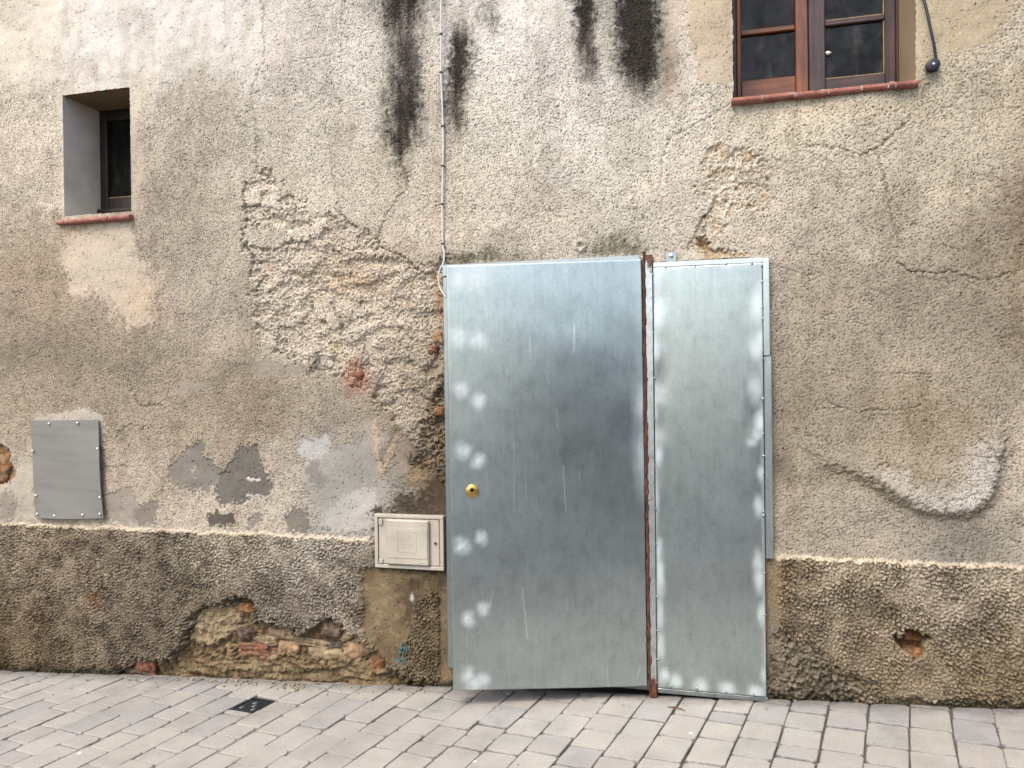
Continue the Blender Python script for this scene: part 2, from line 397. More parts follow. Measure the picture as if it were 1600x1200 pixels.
def tint(pts, zone_u, zone_v):
    """smooth colour of the render between places whose colour was read off"""
    w = 0; c = 0
    for (u, v, rgb) in pts:
        k = 1/(((zone_u-u)**2+(1.1*(zone_v-v))**2)+900)**1.6; w = w+k; c = c+k[..., None]*lin(rgb)
    return c/w[..., None]
up_pts = [(0,0,(208,194,172)),(200,40,(216,208,194)),(350,40,(217,208,194)),(60,250,(205,190,166)),(480,50,(205,195,178)),(560,80,(212,203,186)),(300,180,(192,180,158)),
 (250,330,(182,169,146)),(300,450,(188,174,152)),(60,450,(184,164,136)),(60,560,(163,148,124)),(200,500,(170,154,130)),(450,200,(196,185,166)),(520,300,(196,184,162)),
 (450,350,(212,198,174)),(500,450,(202,186,160)),(600,450,(190,172,146)),(650,300,(200,186,163)),(740,280,(198,186,164)),(800,60,(216,208,194)),(800,200,(205,196,176)),
 (870,100,(205,197,182)),(900,180,(214,207,194)),(960,250,(203,194,174)),(860,340,(200,186,164)),(1000,340,(205,194,172)),(1060,200,(205,195,175)),(1120,260,(205,193,170)),
 (1150,350,(206,192,168)),(1250,220,(200,187,160)),(1300,330,(190,178,154)),(1480,120,(186,172,146)),(1500,250,(182,169,144)),(1575,350,(158,143,118)),(1300,480,(176,162,138)),
 (1480,500,(168,155,132)),(1300,580,(168,154,130)),(1450,680,(160,144,114)),(1260,650,(158,146,122)),(1250,800,(172,159,134)),(1350,830,(178,165,142)),(1590,750,(190,178,156)),
 (1500,850,(156,146,128)),(400,620,(158,142,116)),(300,660,(172,156,130)),(200,640,(168,153,128)),(20,640,(176,160,136)),(450,560,(190,176,154)),(550,540,(196,182,158)),
 (600,620,(168,152,126)),(660,560,(160,143,116)),(675,700,(112,96,72)),(560,720,(152,144,132)),(540,800,(172,164,150)),(430,800,(200,186,162)),(300,800,(196,182,158)),(230,740,(186,170,146))]
up_pts = [(u_, v_, tuple(np.array(c_)+(9, 12, 16) if v_ < 320 else np.array(c_)*.975+(0, 3, 8))) for u_, v_, c_ in up_pts]
lo_pts = [(100,900,(134,120,98)),(30,1000,(104,90,68)),(250,950,(118,106,88)),(480,880,(158,148,130)),(500,940,(138,127,110)),(380,850,(148,137,116)),(1300,920,(146,133,110)),
 (1500,920,(158,146,124)),(1400,1050,(130,116,92)),(1220,900,(124,108,82)),(1560,1050,(120,106,82)),(1230,1040,(112,101,82)),(660,980,(110,96,72)),(0,850,(138,124,102))]
lo_pts = [(u_, v_, tuple(np.minimum(np.array(c_)*LOG*(.98, 1.0, 1.06), 250))) for u_, v_, c_ in lo_pts]
Uc = U+14*band(11, .03, .4); Vc = V+14*band(12, .03, .4)
zpl = S(800, 851)[2]                                    # top of the plinth
ledge = ZZ+.004*band(13, .03, .4)+.0015*band(14, .01, .04)-zpl
lo = sm(.004, -.006, ledge)                             # 1 on the plinth
colr = tint(up_pts, Uc, Vc)*(1-lo[..., None])+tint(lo_pts, Uc, Vc)*lo[..., None]
def paint(mask, rgb, s=1.0):
    global colr
    k = np.clip(mask*s, 0, 1)[..., None]; colr = colr*(1-k)+lin(rgb)*k
def shade(mask, k):
    global colr
    colr = colr*(1-np.clip(mask, 0, 1)[..., None]*(1-np.array(k)))
# broad grime and streaks of the upper render
shade(sm(.2, 1.8, band(20, .05, .6, 1, 3.)), (.86, .85, .83))
shade(sm(.6, 1.8, band(21, .03, .25, 1, 2.)), (.94, .935, .93))
shade(sm(.3, 1.5, -band(22, .10, .8)), (1.05, 1.045, 1.04))
g1 = band(30, .009, .016, slope=0); g2 = band(31, .010, .024, slope=.3); g3 = band(32, .014, .045, slope=.6); gl = band(33, .25, 2.0); gm = band(34, .06, .25)
rough = np.ones(SH)                                     # how coarse the render is
rough *= 1-.75*sm(.2, .8, blob(170, 40, 330, 130)); rough *= 1-.5*blob(840, 20, 150, 60)
h = .005*gl+.0008*gm
# ---- flaked area left of the door
R1 = polysd([(388,282),(415,275),(428,292),(445,300),(485,326),(535,336),(548,350),(575,372),(596,388),(625,398),(642,412),(700,408),(700,760),(668,724),(640,690),(606,650),(585,610),(545,592),(505,588),(470,560),(430,545),(398,520),(404,470),(392,440),(396,410),(384,385),(388,345),(382,310)], 6, .5)
m1 = sm(-2, 2, R1)
terr = band(40, .05, .26, 1.8, 1)+.16*band(41, .016, .06)
def step(t, w=.04): return sm(-w, w, terr-t)
flake = .55*step(.55)+.45*step(-.35)                   # layers still standing
F = [polysd(p, 3, .4) for p in (
 [(384,298),(408,298),(411,322),(388,327)], [(400,306),(440,313),(482,324),(478,330),(430,330),(408,324)],
 [(384,350),(430,348),(455,360),(512,344),(514,352),(482,378),(452,380),(446,391),(425,396),(398,388),(386,380)],
 [(500,376),(522,380),(556,392),(592,388),(622,399),(618,404),(590,402),(560,398),(528,392)],
 [(490,462),(512,464),(528,485),(536,508),(520,516),(500,500),(492,480)])]
isl = np.max([sm(-2, 2, f) for f in F], 0)
upz = sm(470, 380, V)                                  # upper part keeps more of the coat
rec = m1*(1-isl)*(.004*(1-.5*upz)+.0125*(1-flake))
h -= rec
h += isl*.004*m1
h += m1*(1-isl)*(.0013*g3+.0010*g2+.0008*g1)
paint(m1*(1-isl)*sm(.2, .9, 1-flake), (206, 190, 164), .35); paint(m1*isl, (222, 211, 192), .5); paint(m1*(1-isl), (222, 211, 192), .45)
shade(m1*sm(.5, 1.6, -band(43, .05, .3)), (.88, .86, .83))
rough = rough*(1+.15*m1)
paint(blob(545, 440, 40, 22), (206, 170, 132), .4); paint(blob(530, 535, 9, 16), (222, 205, 160), .8); paint(blob(557, 590, 17, 18, 0, 8), (176, 118, 98), .85)
paint(blob(688, 470, 9, 60), (160, 112, 66), .7); paint(blob(560, 420, 60, 30), (212, 190, 160), .3)
# ---- pale flaked patch right of the door head
R2 = polysd([(1105,235),(1160,228),(1200,258),(1206,300),(1190,322),(1150,332),(1112,362),(1088,372),(1112,318),(1085,292)], 5, 2)
m2 = sm(-2, 2, R2); h -= m2*(.004+.005*(1-step(.1))); h += m2*.0014*g3; paint(m2*(1-step(.3)), (214, 202, 178), .6)
paint(m2*sm(.6, 1.4, band(44, .03, .12)), (176, 146, 106), .5)
R2b = polysd([(1088,372),(1102,374),(1112,392),(1150,394),(1165,402),(1120,408),(1096,400)], 3, 2); h -= .018*sm(-2, 2, R2b); paint(sm(-2, 2, R2b), (172, 146, 108), .8)
d = np.hypot(U-907, V-384); h += .010*np.exp(-((d-7)/3.0)**2)-.006*np.exp(-(d/5)**2)
# ---- ragged jamb beside the door
R3 = polysd([(700,560),(690,590),(682,612),(676,640),(658,660),(654,690),(660,705),(640,725),(660,735),(700,740)], 3, 1.5)
h -= .016*sm(-2, 2, R3); h += .004*sm(-2, 2, R3)*g3; shade(sm(-2, 2, R3), (.86, .82, .76))
for cx, cy, rx, ry, dp in ((690,616,6,8,.03),(594,612,11,9,.014),(632,606,7,4,.008),(622,512,6,4,.010),(688,655,8,10,.02),(640,570,5,5,.008),(520,566,5,4,.006),(672,580,10,6,.010)):
    h -= dp*sm(.25, .6, blob(cx, cy, rx*1.3, ry*1.3, 0, 2.5))
# ---- right-hand bulge with its broken lower lip
LIP = [(1255,712),(1290,722),(1330,735),(1372,757),(1410,780),(1440,795),(1475,801),(1512,800),(1540,782),(1555,752),(1560,718)]
BU = polysd(LIP+[(1566,670),(1520,600),(1420,570),(1300,610),(1240,680)], 1.2, .6, 40)
lipd = stroke(LIP, 1.2, .6, 130)
bul = sm(-15, 10, BU+1.5*W3)*(.6*np.exp(-(np.clip(lipd, 0, 130)/80.)**2)+.4*np.exp(-np.clip(lipd, 0, 130)/26.))*sm(1240, 1360, U)
h += .032*bul
lipz = sm(48, 4, lipd+9*W1)*sm(-1, 3, BU)
paint(lipz*sm(1330, 1400, U), (192, 186, 174), .6)
paint(blob(1530, 735, 26, 42, 20, 6)*sm(-1, 3, BU), (196, 192, 184), .7); paint(blob(1505, 785, 40, 16, 0, 6)*sm(-1, 3, BU), (194, 190, 181), .6)
paint(blob(1555, 690, 40, 38), (150, 140, 124), .5); paint(blob(1505, 850, 62, 32), (138, 132, 120), .55)
paint(sm(22, 3, lipd+5*W1)*sm(2, -2, BU)*sm(1250, 1300, U), (132, 117, 95), .45); paint(blob(1290, 745, 60, 20), (120, 108, 88), .4); paint(blob(1215, 730, 22, 20), (96, 84, 66), .6)  # first paint puts the shade under the lip into the colour
paint(blob(1590, 810, 14, 16), (150, 134, 108), .5)
# ---- right edge of the view, with a strip of shade painted in
paint(sm(1562, 1592, U+8*W1)*sm(150, 330, V)*sm(640, 520, V), (116, 98, 72), .45); R4 = polysd([(1592,300),(1640,300),(1640,520),(1600,512),(1592,480),(1590,420)], 3, 1.5); h -= .003*sm(-8, 8, R4)
paint(polysd([(1583,430),(1600,420),(1640,430),(1640,515),(1598,508),(1590,480)], 2, 1) > 0, (160, 146, 124), .6)
paint(blob(1610, 700, 30, 70), (196, 182, 158), .7)
# ---- painted and streaked zones round the windows
def zone(p, rgb, s, rg=None, soft=5, warp=3):
    global rough
    m = sm(-soft, soft, polysd(p, warp, .8)); paint(m, rgb, s)
    if rg is not None: rough = rough*(1-m*(1-rg))
    return m
zone([(1084,-90),(1150,-90),(1150,128),(1120,130),(1092,132),(1085,90),(1074,28)], (184, 166, 138), .8, .25, 2)
zone([(1036,-90),(1074,-90),(1070,24),(1060,70),(1052,120),(1042,172),(1034,150)], (184, 170, 150), .7, .4, 2)
paint(blob(1044, 120, 7, 34), (160, 140, 116), .8)
zone([(1068,28),(1078,60),(1088,128),(1060,140),(1050,160),(1058,100)], (214, 204, 186), .75, .6, 2)
zone([(1430,-90),(1600,-90),(1575,30),(1545,70),(1500,80),(1445,95),(1432,120)], (176, 160, 130), .7, .3, 10)
paint(blob(1455, 75, 14, 45), (200, 186, 158), .4); paint(blob(1300, 170, 120, 16), (196, 180, 150), .5)
zone([(96,345),(200,338),(196,372),(150,395),(108,420),(92,400)], (190, 172, 146), .4, .4, 10, 5)
paint(polysd([(104,352),(140,350),(128,366),(112,372),(108,395)], 3, 1) > 0, (128, 104, 76), .45)
zone([(205,180),(238,190),(240,300),(220,330),(206,330)], (168, 156, 136), .35, None, 12, 5)
zone([(205,100),(222,120),(222,330),(206,335)], (206, 192, 168), .5, .4, 6)
zone([(102,360),(200,350),(235,440),(240,500),(200,510),(160,470),(110,450)], (212, 198, 176), .6, .35, 8, 6)
paint(blob(220, 470, 30, 30), (206, 180, 148), .5)
paint(blob(40, 640, 60, 40), (186, 168, 140), .3)
for cx, cy, rx, ry, s_ in ((60, 560, 130, 60, .35), (230, 560, 120, 50, .30), (290, 330, 80, 120, .22), (1330, 420, 150, 40, .28), (1500, 480, 120, 90, .28), (1300, 620, 120, 70, .25), (30, 430, 60, 70, .25), (430, 620, 120, 40, .35), (330, 200, 60, 90, .22), (640, 640, 60, 90, .3), (1560, 560, 60, 160, .3), (20, 330, 40, 90, .2)): paint(blob(cx, cy, rx, ry, 0, 18), (122, 110, 92), s_)
# black mould runs under the gutter, speckled
spk = .68+.32*sm(-.9, .9, g1+.6*g2)
stk = .72+.28*sm(-1.0, .8, band(38, .012, .10, 1, 8.))
def mould(b, s, rgb=(38, 36, 32)): paint(np.clip(b*spk*stk*1.3, 0, 1), rgb, s)
for cx, cy, rx, ry, rot, s in ((628,-10,34,58,0,.85),(632,70,22,42,0,.6),(636,115,20,34,0,.55),(637,165,30,40,0,.92),(628,215,20,24,0,.75),(625,250,10,26,0,.4),(603,178,9,14,0,.4),
  (716,105,14,52,4,1.),(722,65,11,20,0,.6),(712,175,13,32,0,.6),(768,25,10,24,0,.45),(916,5,18,58,0,1.),(922,70,14,44,0,.55),(926,105,8,26,0,.4),(988,10,26,68,0,1.1),(996,75,26,50,0,1.1),(1013,50,15,62,0,1.0),(1000,118,14,24,0,.6)):
    mould(blob(cx, cy, rx*1.25, ry*1.22, rot), s*1.55)
for cx, cy, rx, ry, s in ((745,404,46,9,.9),(725,408,26,8,.8),(820,400,40,8,.4),(965,384,34,17,.8),(985,390,22,12,.7),(935,392,20,8,.6)): mould(blob(cx, cy, rx, ry), s, (84, 84, 62))
for cx, cy, rx, ry, s in ((790,374,26,14,.5),(1060,120,16,70,.25),(860,150,22,90,.22),(440,170,22,120,.18),(500,80,50,70,.16),(620,320,16,50,.2),(540,230,26,60,.25),(540,360,28,16,.35),(310,150,70,60,.15),(430,370,26,18,.3)): mould(blob(cx, cy, rx, ry), s, (120, 110, 96))
for cx, cy, rx, ry, s in ((880,190,40,30,.5),(960,170,60,25,.4),(890,110,10,60,.5),(948,80,12,70,.5),(670,120,12,120,.5),(580,120,18,110,.4),(745,180,14,90,.4),(1100,110,30,30,.3)): paint(blob(cx, cy, rx, ry), (222, 214, 198), s)
paint(blob(683, 300, 7, 80), (176, 150, 122), .5); paint(blob(1120, 240, 16, 10), (170, 140, 100), .5); paint(blob(1095, 385, 12, 12), (172, 138, 92), .7)
# ---- smooth cement repairs low on the left
def cement(p, rgb, dh=0.0, s=.9, warp=3, rg=.12):
    global h, rough
    sd = polysd(p, warp, 1.6); m = sm(-1.2, 1.8, sd); paint(m, rgb, s); rough = rough*(1-m*(1-rg)); h += dh*m
    return m
CEM = 0
for p, rgb, dh, s in (([(254,735),(262,716),(290,702),(306,692),(317,690),(319,715),(345,728),(357,746),(338,764),(318,768),(285,764),(262,752)], (128, 123, 114), -.005, .95),
  ([(340,745),(352,728),(366,722),(369,702),(382,692),(400,692),(408,718),(416,742),(428,760),(418,775),(392,780),(362,782),(356,792),(338,788)], (108, 103, 96), -.005, .95),
  ([(162,770),(202,764),(214,784),(232,790),(248,790),(247,820),(162,817)], (150, 142, 130), -.003, .85), ([(215,786),(248,790),(247,820),(210,818)], (112, 104, 95), 0, .6),
  ([(325,805),(340,800),(368,801),(366,824),(326,823)], (84, 77, 70), -.003, .95), ([(385,810),(400,804),(411,808),(410,824),(386,824)], (122, 115, 107), -.003, .8),
  ([(446,802),(462,794),(482,794),(482,830),(448,830)], (108, 101, 94), -.003, .8), ([(478,584),(486,560),(494,547),(497,575),(490,587),(480,588)], (104, 97, 88), -.004, .95),
  ([(388,570),(410,560),(440,572),(470,568),(482,580),(466,590),(430,592),(405,597)], (146, 136, 122), -.002, .8), ([(274,604),(292,594),(320,600),(318,606),(300,610),(280,618)], (150, 142, 130), 0, .7),
  ([(458,690),(475,682),(515,680),(518,700),(500,716),(470,712)], (176, 174, 170), -.002, .8), ([(478,716),(512,708),(560,690),(588,672),(598,690),(604,760),(590,800),(500,832),(492,790),(476,745)], (156, 153, 145), 0, .65),
  ([(480,720),(500,718),(512,760),(496,770),(484,745)], (120, 114, 106), 0, .6), ([(0,690),(18,700),(22,740),(48,670),(56,812),(0,812)], (178, 169, 154), 0, .75),
  ([(54,652),(100,643),(150,640),(164,652),(164,700),(52,690)], (186, 178, 164), .002, .8), ([(0,770),(20,768),(30,790),(12,812),(0,812)], (132, 124, 112), 0, .7),
  ([(566,655),(590,650),(600,690),(594,720),(588,790),(578,700)], (158, 148, 136), -.001, .7), ([(612,700),(640,690),(640,735),(620,745)], (146, 132, 116), 0, .6),
  ([(540,770),(585,755),(590,798),(585,832),(500,832),(505,800)], (192, 188, 180), 0, .6)):
    cement(p, rgb, dh, s)
paint(sm(3.0, 1.2, stroke([(387,749),(405,748)], 1, .4))+sm(3.0, 1.2, stroke([(386,774),(404,773)], 1, .4)), (208, 203, 196), .8)
h -= .003*sm(2.5, .8, stroke([(387,747),(405,746)], 1, .4))
paint(blob(300, 735, 9, 6, 0, 5), (190, 178, 160), .8)
# yellowish V of scraped mortar
for p in ([(586,655),(592,700),(597,740)], [(620,680),(610,715),(600,745)]): s_ = stroke(p, 1.5, 1.5); h += .003*sm(4, 1, s_); paint(sm(4, 1, s_), (198, 172, 132), .6)
s_ = stroke([(678,690),(664,705),(652,722)], 1, .6); h += .007*sm(4, 1, s_); paint(blob(650, 745, 18, 12), (186, 160, 118), .6); paint(blob(665, 722, 6, 5), (120, 60, 34), .7)
# ---- dark dirty cement round the meter box and door foot, door shade painted in
DK = polysd([(618,772),(632,768),(645,776),(660,765),(668,745),(690,730),(712,728),(712,905),(584,905),(584,796),(610,796)], 5, 2)
md = sm(-4, 6, DK); paint(md, (60, 50, 40), .92); rough *= 1-.8*md; paint(md*sm(.2, 1.6, band(51, .02, .12)), (112, 100, 84), .5)
PT = polysd([(566,888),(698,892),(699,935),(676,925),(655,945),(648,965),(632,1000),(628,1040),(606,1034),(590,1015),(575,1000),(566,960)], 2.5, 1.0)
mp_ = sm(-2, 3, PT)
paint(mp_, (122, 107, 82), .92); rough *= 1-.85*mp_; paint(mp_*sm(.5, 1.6, band(52, .03, .2, 1, .6)), (150, 134, 104), .6)
for cx, cy, rx, ry, s in ((640,915,22,16,.8),(650,940,22,18,.85),(662,905,20,10,.5),(600,960,4,3,.6),(636,960,8,24,.6),(690,900,14,40,.8)): mould(blob(cx, cy, rx, ry, 0, 6), s, (44, 36, 28))
paint(blob(633, 1012, 5, 8, 0, 3), (58, 116, 136), .9); paint(blob(627, 1031, 8, 4, 0, 3), (70, 124, 140), .9); paint(blob(646, 934, 2.5, 6, 0, 1), (215, 210, 200), .9)
paint(blob(690, 760, 26, 150), (84, 70, 50), .5)  # dirt beside the leaf, its occlusion shade painted in with it
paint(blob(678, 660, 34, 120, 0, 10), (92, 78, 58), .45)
# ---- plinth relief
g4 = band(35, .011, .024, slope=.4); g5 = band(36, .03, .09)
cast = .0056*np.sign(g4)*np.abs(g4)**.8+.0036*g1+.0014*g5
cast = cast*(.45+.75*sm(-1.2, .9, band(60, .08, .5)))
lo_r = lo*np.clip(1-mp_*.9-md*.8, .1, 1)
h = h*(1-.3*lo)+.020*lo*(1-.55*np.maximum(mp_, md))+lo_r*cast
fil = np.exp(-((ledge+.003)/.0075)**2)*(1-md)            # mortar fillet on the ledge, painted pale for light on its bevel
paint(fil, (206, 194, 172), .85); h += .002*fil; rough *= 1-.6*fil
shade(lo*sm(.2, 1.6, band(61, .10, .7)), (.72, .71, .70)); shade(lo*sm(.2, 1.6, -band(61, .10, .7)), (1.18, 1.19, 1.20)); pn = band(55, .009, .02, slope=0); shade(lo_r*sm(.3, 1.6, pn), (.50, .47, .43)); shade(lo_r*sm(.3, 1.6, -pn+.5*g4), (1.40, 1.39, 1.37))
paint(lo_r*sm(1.5, 2.2, band(54, .02, .08)), (132, 92, 60), .35); paint(blob(153, 935, 9, 7), (150, 98, 56), .7)
shade(lo*blob(380, 925, 60, 26), (.72, .70, .68)); shade(lo*blob(200, 960, 130, 50), (.86, .85, .84))
# lumpy bare foot right of the panel
R5 = polysd([(1200,960),(1222,985),(1262,1010),(1300,1040),(1345,1060),(1360,1130),(1195,1130)], 6, 2.5); m5 = sm(-5, 5, R5); h -= m5*.010; h += m5*(.006*g3+.004*g5-.5*cast); shade(m5, (.86, .87, .88))
paint(m5*sm(.3, 1.4, g5), (140, 134, 122), .5)
gz_ = gz(XX); foot = ZZ-gz_
paint(sm(.05, .012, foot+.014*W1)*lo, (62, 58, 42), .7); h -= lo*.016*sm(.035, .0, foot+.012*band(56, .04, .3))
# ---- collapse at the foot on the left: rubble behind the render
CO = polysd([(288,985),(300,958),(320,942),(350,944),(366,936),(388,934),(403,930),(402,945),(396,968),(420,978),(432,966),(452,980),(470,986),(486,984),(500,972),(520,963),(530,972),(545,985),(562,1000),(600,1028),(628,1052),(650,1075),(180,1075),(188,1050),(205,1032),(235,1024),(266,1036),(285,1012)], 3.5, 2)
mc = sm(-1.6, 1.6, CO)
LU = polysd([(294,988),(302,962),(322,947),(352,946),(372,955),(378,972),(366,990),(345,1004),(318,1012),(292,1002)], 2, 1.5)
ml = sm(-2, 4, LU)
bedm = sm(1022, 1032, V+6*W1)*sm(250, 300, U)*sm(620, 590, U)
h = h*(1-.88*mc)-mc*(.040-.020*ml-.026*bedm)+mc*(.0045-.003*bedm)*g5+mc*.002*g3+mc*bedm*.007*band(58, .04, .3, 2., .6)
paint(mc, (112, 96, 72), .9); paint(mc*ml, (164, 148, 120), .8); paint(mc*(1-ml)*sm(.3, 1.2, g5), (150, 120, 84), .5)
paint(mc*bedm*sm(-.6, .8, band(59, .03, .2, 2., 1)), (160, 142, 110), .6); paint(mc*blob(430, 1050, 220, 9)*sm(-.4, .8, band(57, .02, .1)), (76, 72, 52), .8)
# ---- hole in the plinth on the right; stone at the far left
HO = polysd([(1393,992),(1398,989),(1405,996),(1415,985),(1428,979),(1440,989),(1453,995),(1443,1006),(1440,1028),(1430,1030),(1415,1021),(1402,1005)], 1.5, 1)
mh = sm(-1, 1.5, HO); h -= .075*mh; paint(mh, (120, 84, 48), .9)
LS = polysd([(-60,695),(0,696),(10,703),(17,730),(20,742),(16,755),(0,758),(-60,758)], 1.5, 1); h -= .022*sm(-2, 2, LS); paint(sm(-2, 2, LS), (150, 116, 76), .8)
# ---- cracks
def crack(p, w=1.0, dp=.007, c=.45, warp=1.6):
    global h
    d = stroke(p, warp, .5); k = sm(w+1.7, w*.4, d); h -= .85*dp*k; paint(k, (84, 72, 56), c*.6)  # dark line painted in to deepen the shade of the carved crack
    e = stroke([(x+2.6, y+2.0) for x, y in p], warp, .5); h += .0012*sm(5, 1, e)
for p, w, dp, c in (([(405,-60),(412,30),(411,65),(413,95),(403,115),(391,150),(397,180),(402,205),(399,240),(402,265),(385,285)], .8, .007, .5),
  ([(540,-60),(535,15),(533,50),(537,80),(500,90),(463,95)], .5, .005, .35), ([(512,120),(520,135),(522,150)], .6, .005, .4), ([(508,200),(513,225),(520,255),(523,300),(530,310),(535,335),(545,345)], .7, .006, .45),
  ([(600,175),(604,185),(608,200),(615,215),(627,228),(628,240)], 1.6, .012, .85), ([(628,240),(626,255),(632,270),(638,285),(636,295),(628,305),(617,318),(607,330),(600,345),(595,360),(588,385)], 1.0, .008, .6),
  ([(385,285),(380,300),(385,320),(387,345),(382,365),(385,385),(395,398),(396,410),(392,430)], 1.5, .011, .65), ([(413,430),(407,445),(400,455),(388,462)], 1.3, .010, .6),
  ([(873,165),(876,200),(876,255)], .5, .005, .4), ([(810,280),(806,310),(800,345)], .5, .005, .35), ([(875,248),(850,252),(820,265)], .4, .004, .3),
  ([(1145,160),(1100,185),(1050,215),(1036,245),(1030,290)], .8, .006, .35), ([(1122,302),(1105,335),(1085,365),(1075,388)], 1.2, .009, .6), ([(992,300),(985,330),(975,355)], .5, .004, .3),
  ([(1425,180),(1410,200),(1395,215),(1372,232),(1355,238),(1345,240)], 1.2, .009, .6), ([(1345,238),(1310,233),(1260,232)], .7, .006, .4), ([(1370,238),(1372,255),(1382,275),(1387,310),(1395,345),(1402,365),(1405,385)], 1.0, .008, .5),
  ([(1440,150),(1475,168),(1520,172),(1560,170),(1660,160)], .6, .005, .35), ([(1405,410),(1420,422),(1450,428),(1480,425),(1535,440),(1580,425)], 1.1, .010, .45), ([(1207,412),(1250,430),(1290,428)], .7, .006, .3),
  ([(1290,625),(1310,637),(1335,645),(1400,640),(1440,633)], .8, .007, .35), ([(1530,635),(1548,640),(1562,652)], .8, .006, .4), ([(1372,757),(1370,725),(1390,728),(1415,735)], .9, .007, .5), ([(1520,680),(1545,702),(1556,718)], .8, .007, .5), ([(1503,712),(1530,716),(1585,714)], .6, .005, .4),
  ([(1475,803),(1474,785),(1466,776)], 1.0, .009, .6), ([(1476,785),(1520,772),(1560,764)], .7, .006, .4),
  ([(200,595),(208,620),(213,632),(250,632)], 1.0, .008, .5), ([(180,685),(188,672),(205,665),(225,668)], .9, .007, .45), ([(160,728),(185,730)], 1.0, .008, .5), ([(58,500),(58,540)], .4, .004, .25),
  ([(590,386),(625,398),(642,412),(660,425)], 1.2, .012, .5), ([(398,388),(425,396),(450,382),(480,378)], 1.2, .012, .4), ([(500,376),(515,382),(540,390),(560,396)], 1.2, .012, .4), ([(384,325),(410,324),(412,310)], .9, .008, .4),
  ([(405,322),(440,328),(480,326)], 1.1, .010, .35), ([(515,430),(540,428),(560,435)], .8, .007, .4), ([(518,470),(524,488),(536,512),(530,520)], 1.4, .012, .6), ([(560,520),(566,545),(566,570),(590,575)], 1.0, .009, .4), ([(1250,700),(1295,722),(1322,732),(1324,742)], 1.0, .007, .4)):
    crack(p, w, dp, c)
LIPS = stroke(LIP[3:], .8, .5); h -= .002*sm(2.6, .6, LIPS)*sm(2, -1, BU)
# ---- the render's own grain: pits and torn aggregate, dirt held in it
pit = sm(.75, 2.0, g1)
upm = (1-lo)
h += upm*rough*(-.0060*pit+.0003*g2+.0002*g3)
sp = band(37, .009, .014, slope=0); spm = sm(.6, 1.7, sp+.5*g1)*np.clip(rough, 0, 1.2)*upm
paint(spm, (90, 78, 60), .88)
shade(upm*rough*sm(.4, 1.8, g2), (1.08, 1.075, 1.07)); shade(upm*rough*sm(.6, 1.9, -g3), (.95, .945, .94))
# ---- flatten where things are fixed on
def flatten(u0, v0, u1, v1, hmax, pad=6, hmin=None):
    global h
    m = sm(-pad, 0, polysd([(u0, v0), (u1, v0), (u1, v1), (u0, v1)], 0, 0, 40)); h = np.where(m > 0, np.minimum(h, hmax*m+(1-m)*np.maximum(h, hmax)), h)
flatten(580, 796, 698, 896, .012); flatten(44, 652, 164, 814, .006); flatten(690, 396, 1215, 1120, .008, 5)
for (a, b, c, d_) in OPEN.values():                     # tame relief at the arrises
    dist = np.maximum(np.maximum(a-XX, XX-b), np.maximum(c-ZZ, ZZ-d_)); k = sm(.05, .0, dist); h = h*(1-.8*k); rough = rough*(1-.5*k)
edge = np.minimum(np.minimum(XX-X0, X1-XX), Z1-ZZ); k = sm(.0, .10, edge); h *= k
colr = np.clip(colr*ALB*np.where(lo[..., None] > .5, np.array([1.0, .985, .94]), 1.11), .004, .80)
grain = np.clip(.10+.20*rough*upm+.35*lo_r, 0, 1)
PX = np.stack([XX+.0022*W3, -h, ZZ+.0022*W4], -1)
for (a, b, c, d_) in OPEN.values():                     # crisp arrises
    on = ((abs(XX-a) < 1e-6) | (abs(XX-b) < 1e-6)) & (ZZ >= c-1e-6) & (ZZ <= d_+1e-6) | ((abs(ZZ-c) < 1e-6) | (abs(ZZ-d_) < 1e-6)) & (XX >= a-1e-6) & (XX <= b+1e-6)
    PX[..., 0] = np.where(on, XX+.0015*W1, PX[..., 0]); PX[..., 2] = np.where(on, ZZ+.0015*W2, PX[..., 2])
bd = np.zeros(SH, bool); bd[0] = bd[-1] = True; bd[:, 0] = bd[:, -1] = True
PX[bd] = np.stack([XX, 0*XX, ZZ], -1)[bd]
idx = np.arange(NX*NZ).reshape(SH)
Q = np.stack([idx[:-1, :-1], idx[:-1, 1:], idx[1:, 1:], idx[1:, :-1]], -1)
xc = (XX[:-1, :-1]+XX[1:, 1:])/2; zc = (ZZ[:-1, :-1]+ZZ[1:, 1:])/2
hole = np.zeros(xc.shape, bool)
for (a, b, c, d_) in OPEN.values(): hole |= (xc > a) & (xc < b) & (zc > c) & (zc < d_)
def cellmean(a): return (a[:-1, :-1]+a[1:, 1:])/2
isp = cellmean(mp_) > .5; ispl = (cellmean(lo) > .5) & ~isp
house = empty('house', (-1.3, 0, -.07))
tag(house, 'old house front with flaking beige render, rough plinth and two windows', 'house')
hoff = np.array([1.3, 0, .07])
PXf = PX.reshape(-1, 3)+hoff; Cf = colr.reshape(-1, 3); Gf = grain.ravel()
def relief(name, sel):
    f = Q[sel]; used, inv = np.unique(f, return_inverse=True)
    return mesh(name, PXf[used], inv.reshape(-1, 4), M_WALL, house, {'Col': Cf[used], 'Grain': Gf[used]}, True)
wall_o = relief('rendered_wall', ~hole & ~isp & ~ispl); wall_o['label'] = 'flaking beige render with black mould runs'
plinth = relief('plinth', ~hole & ispl); plinth['label'] = 'coarse rough-cast plinth'
patch = relief('cement_patch', ~hole & isp); patch['label'] = 'smooth brown cement patch below the meter box'
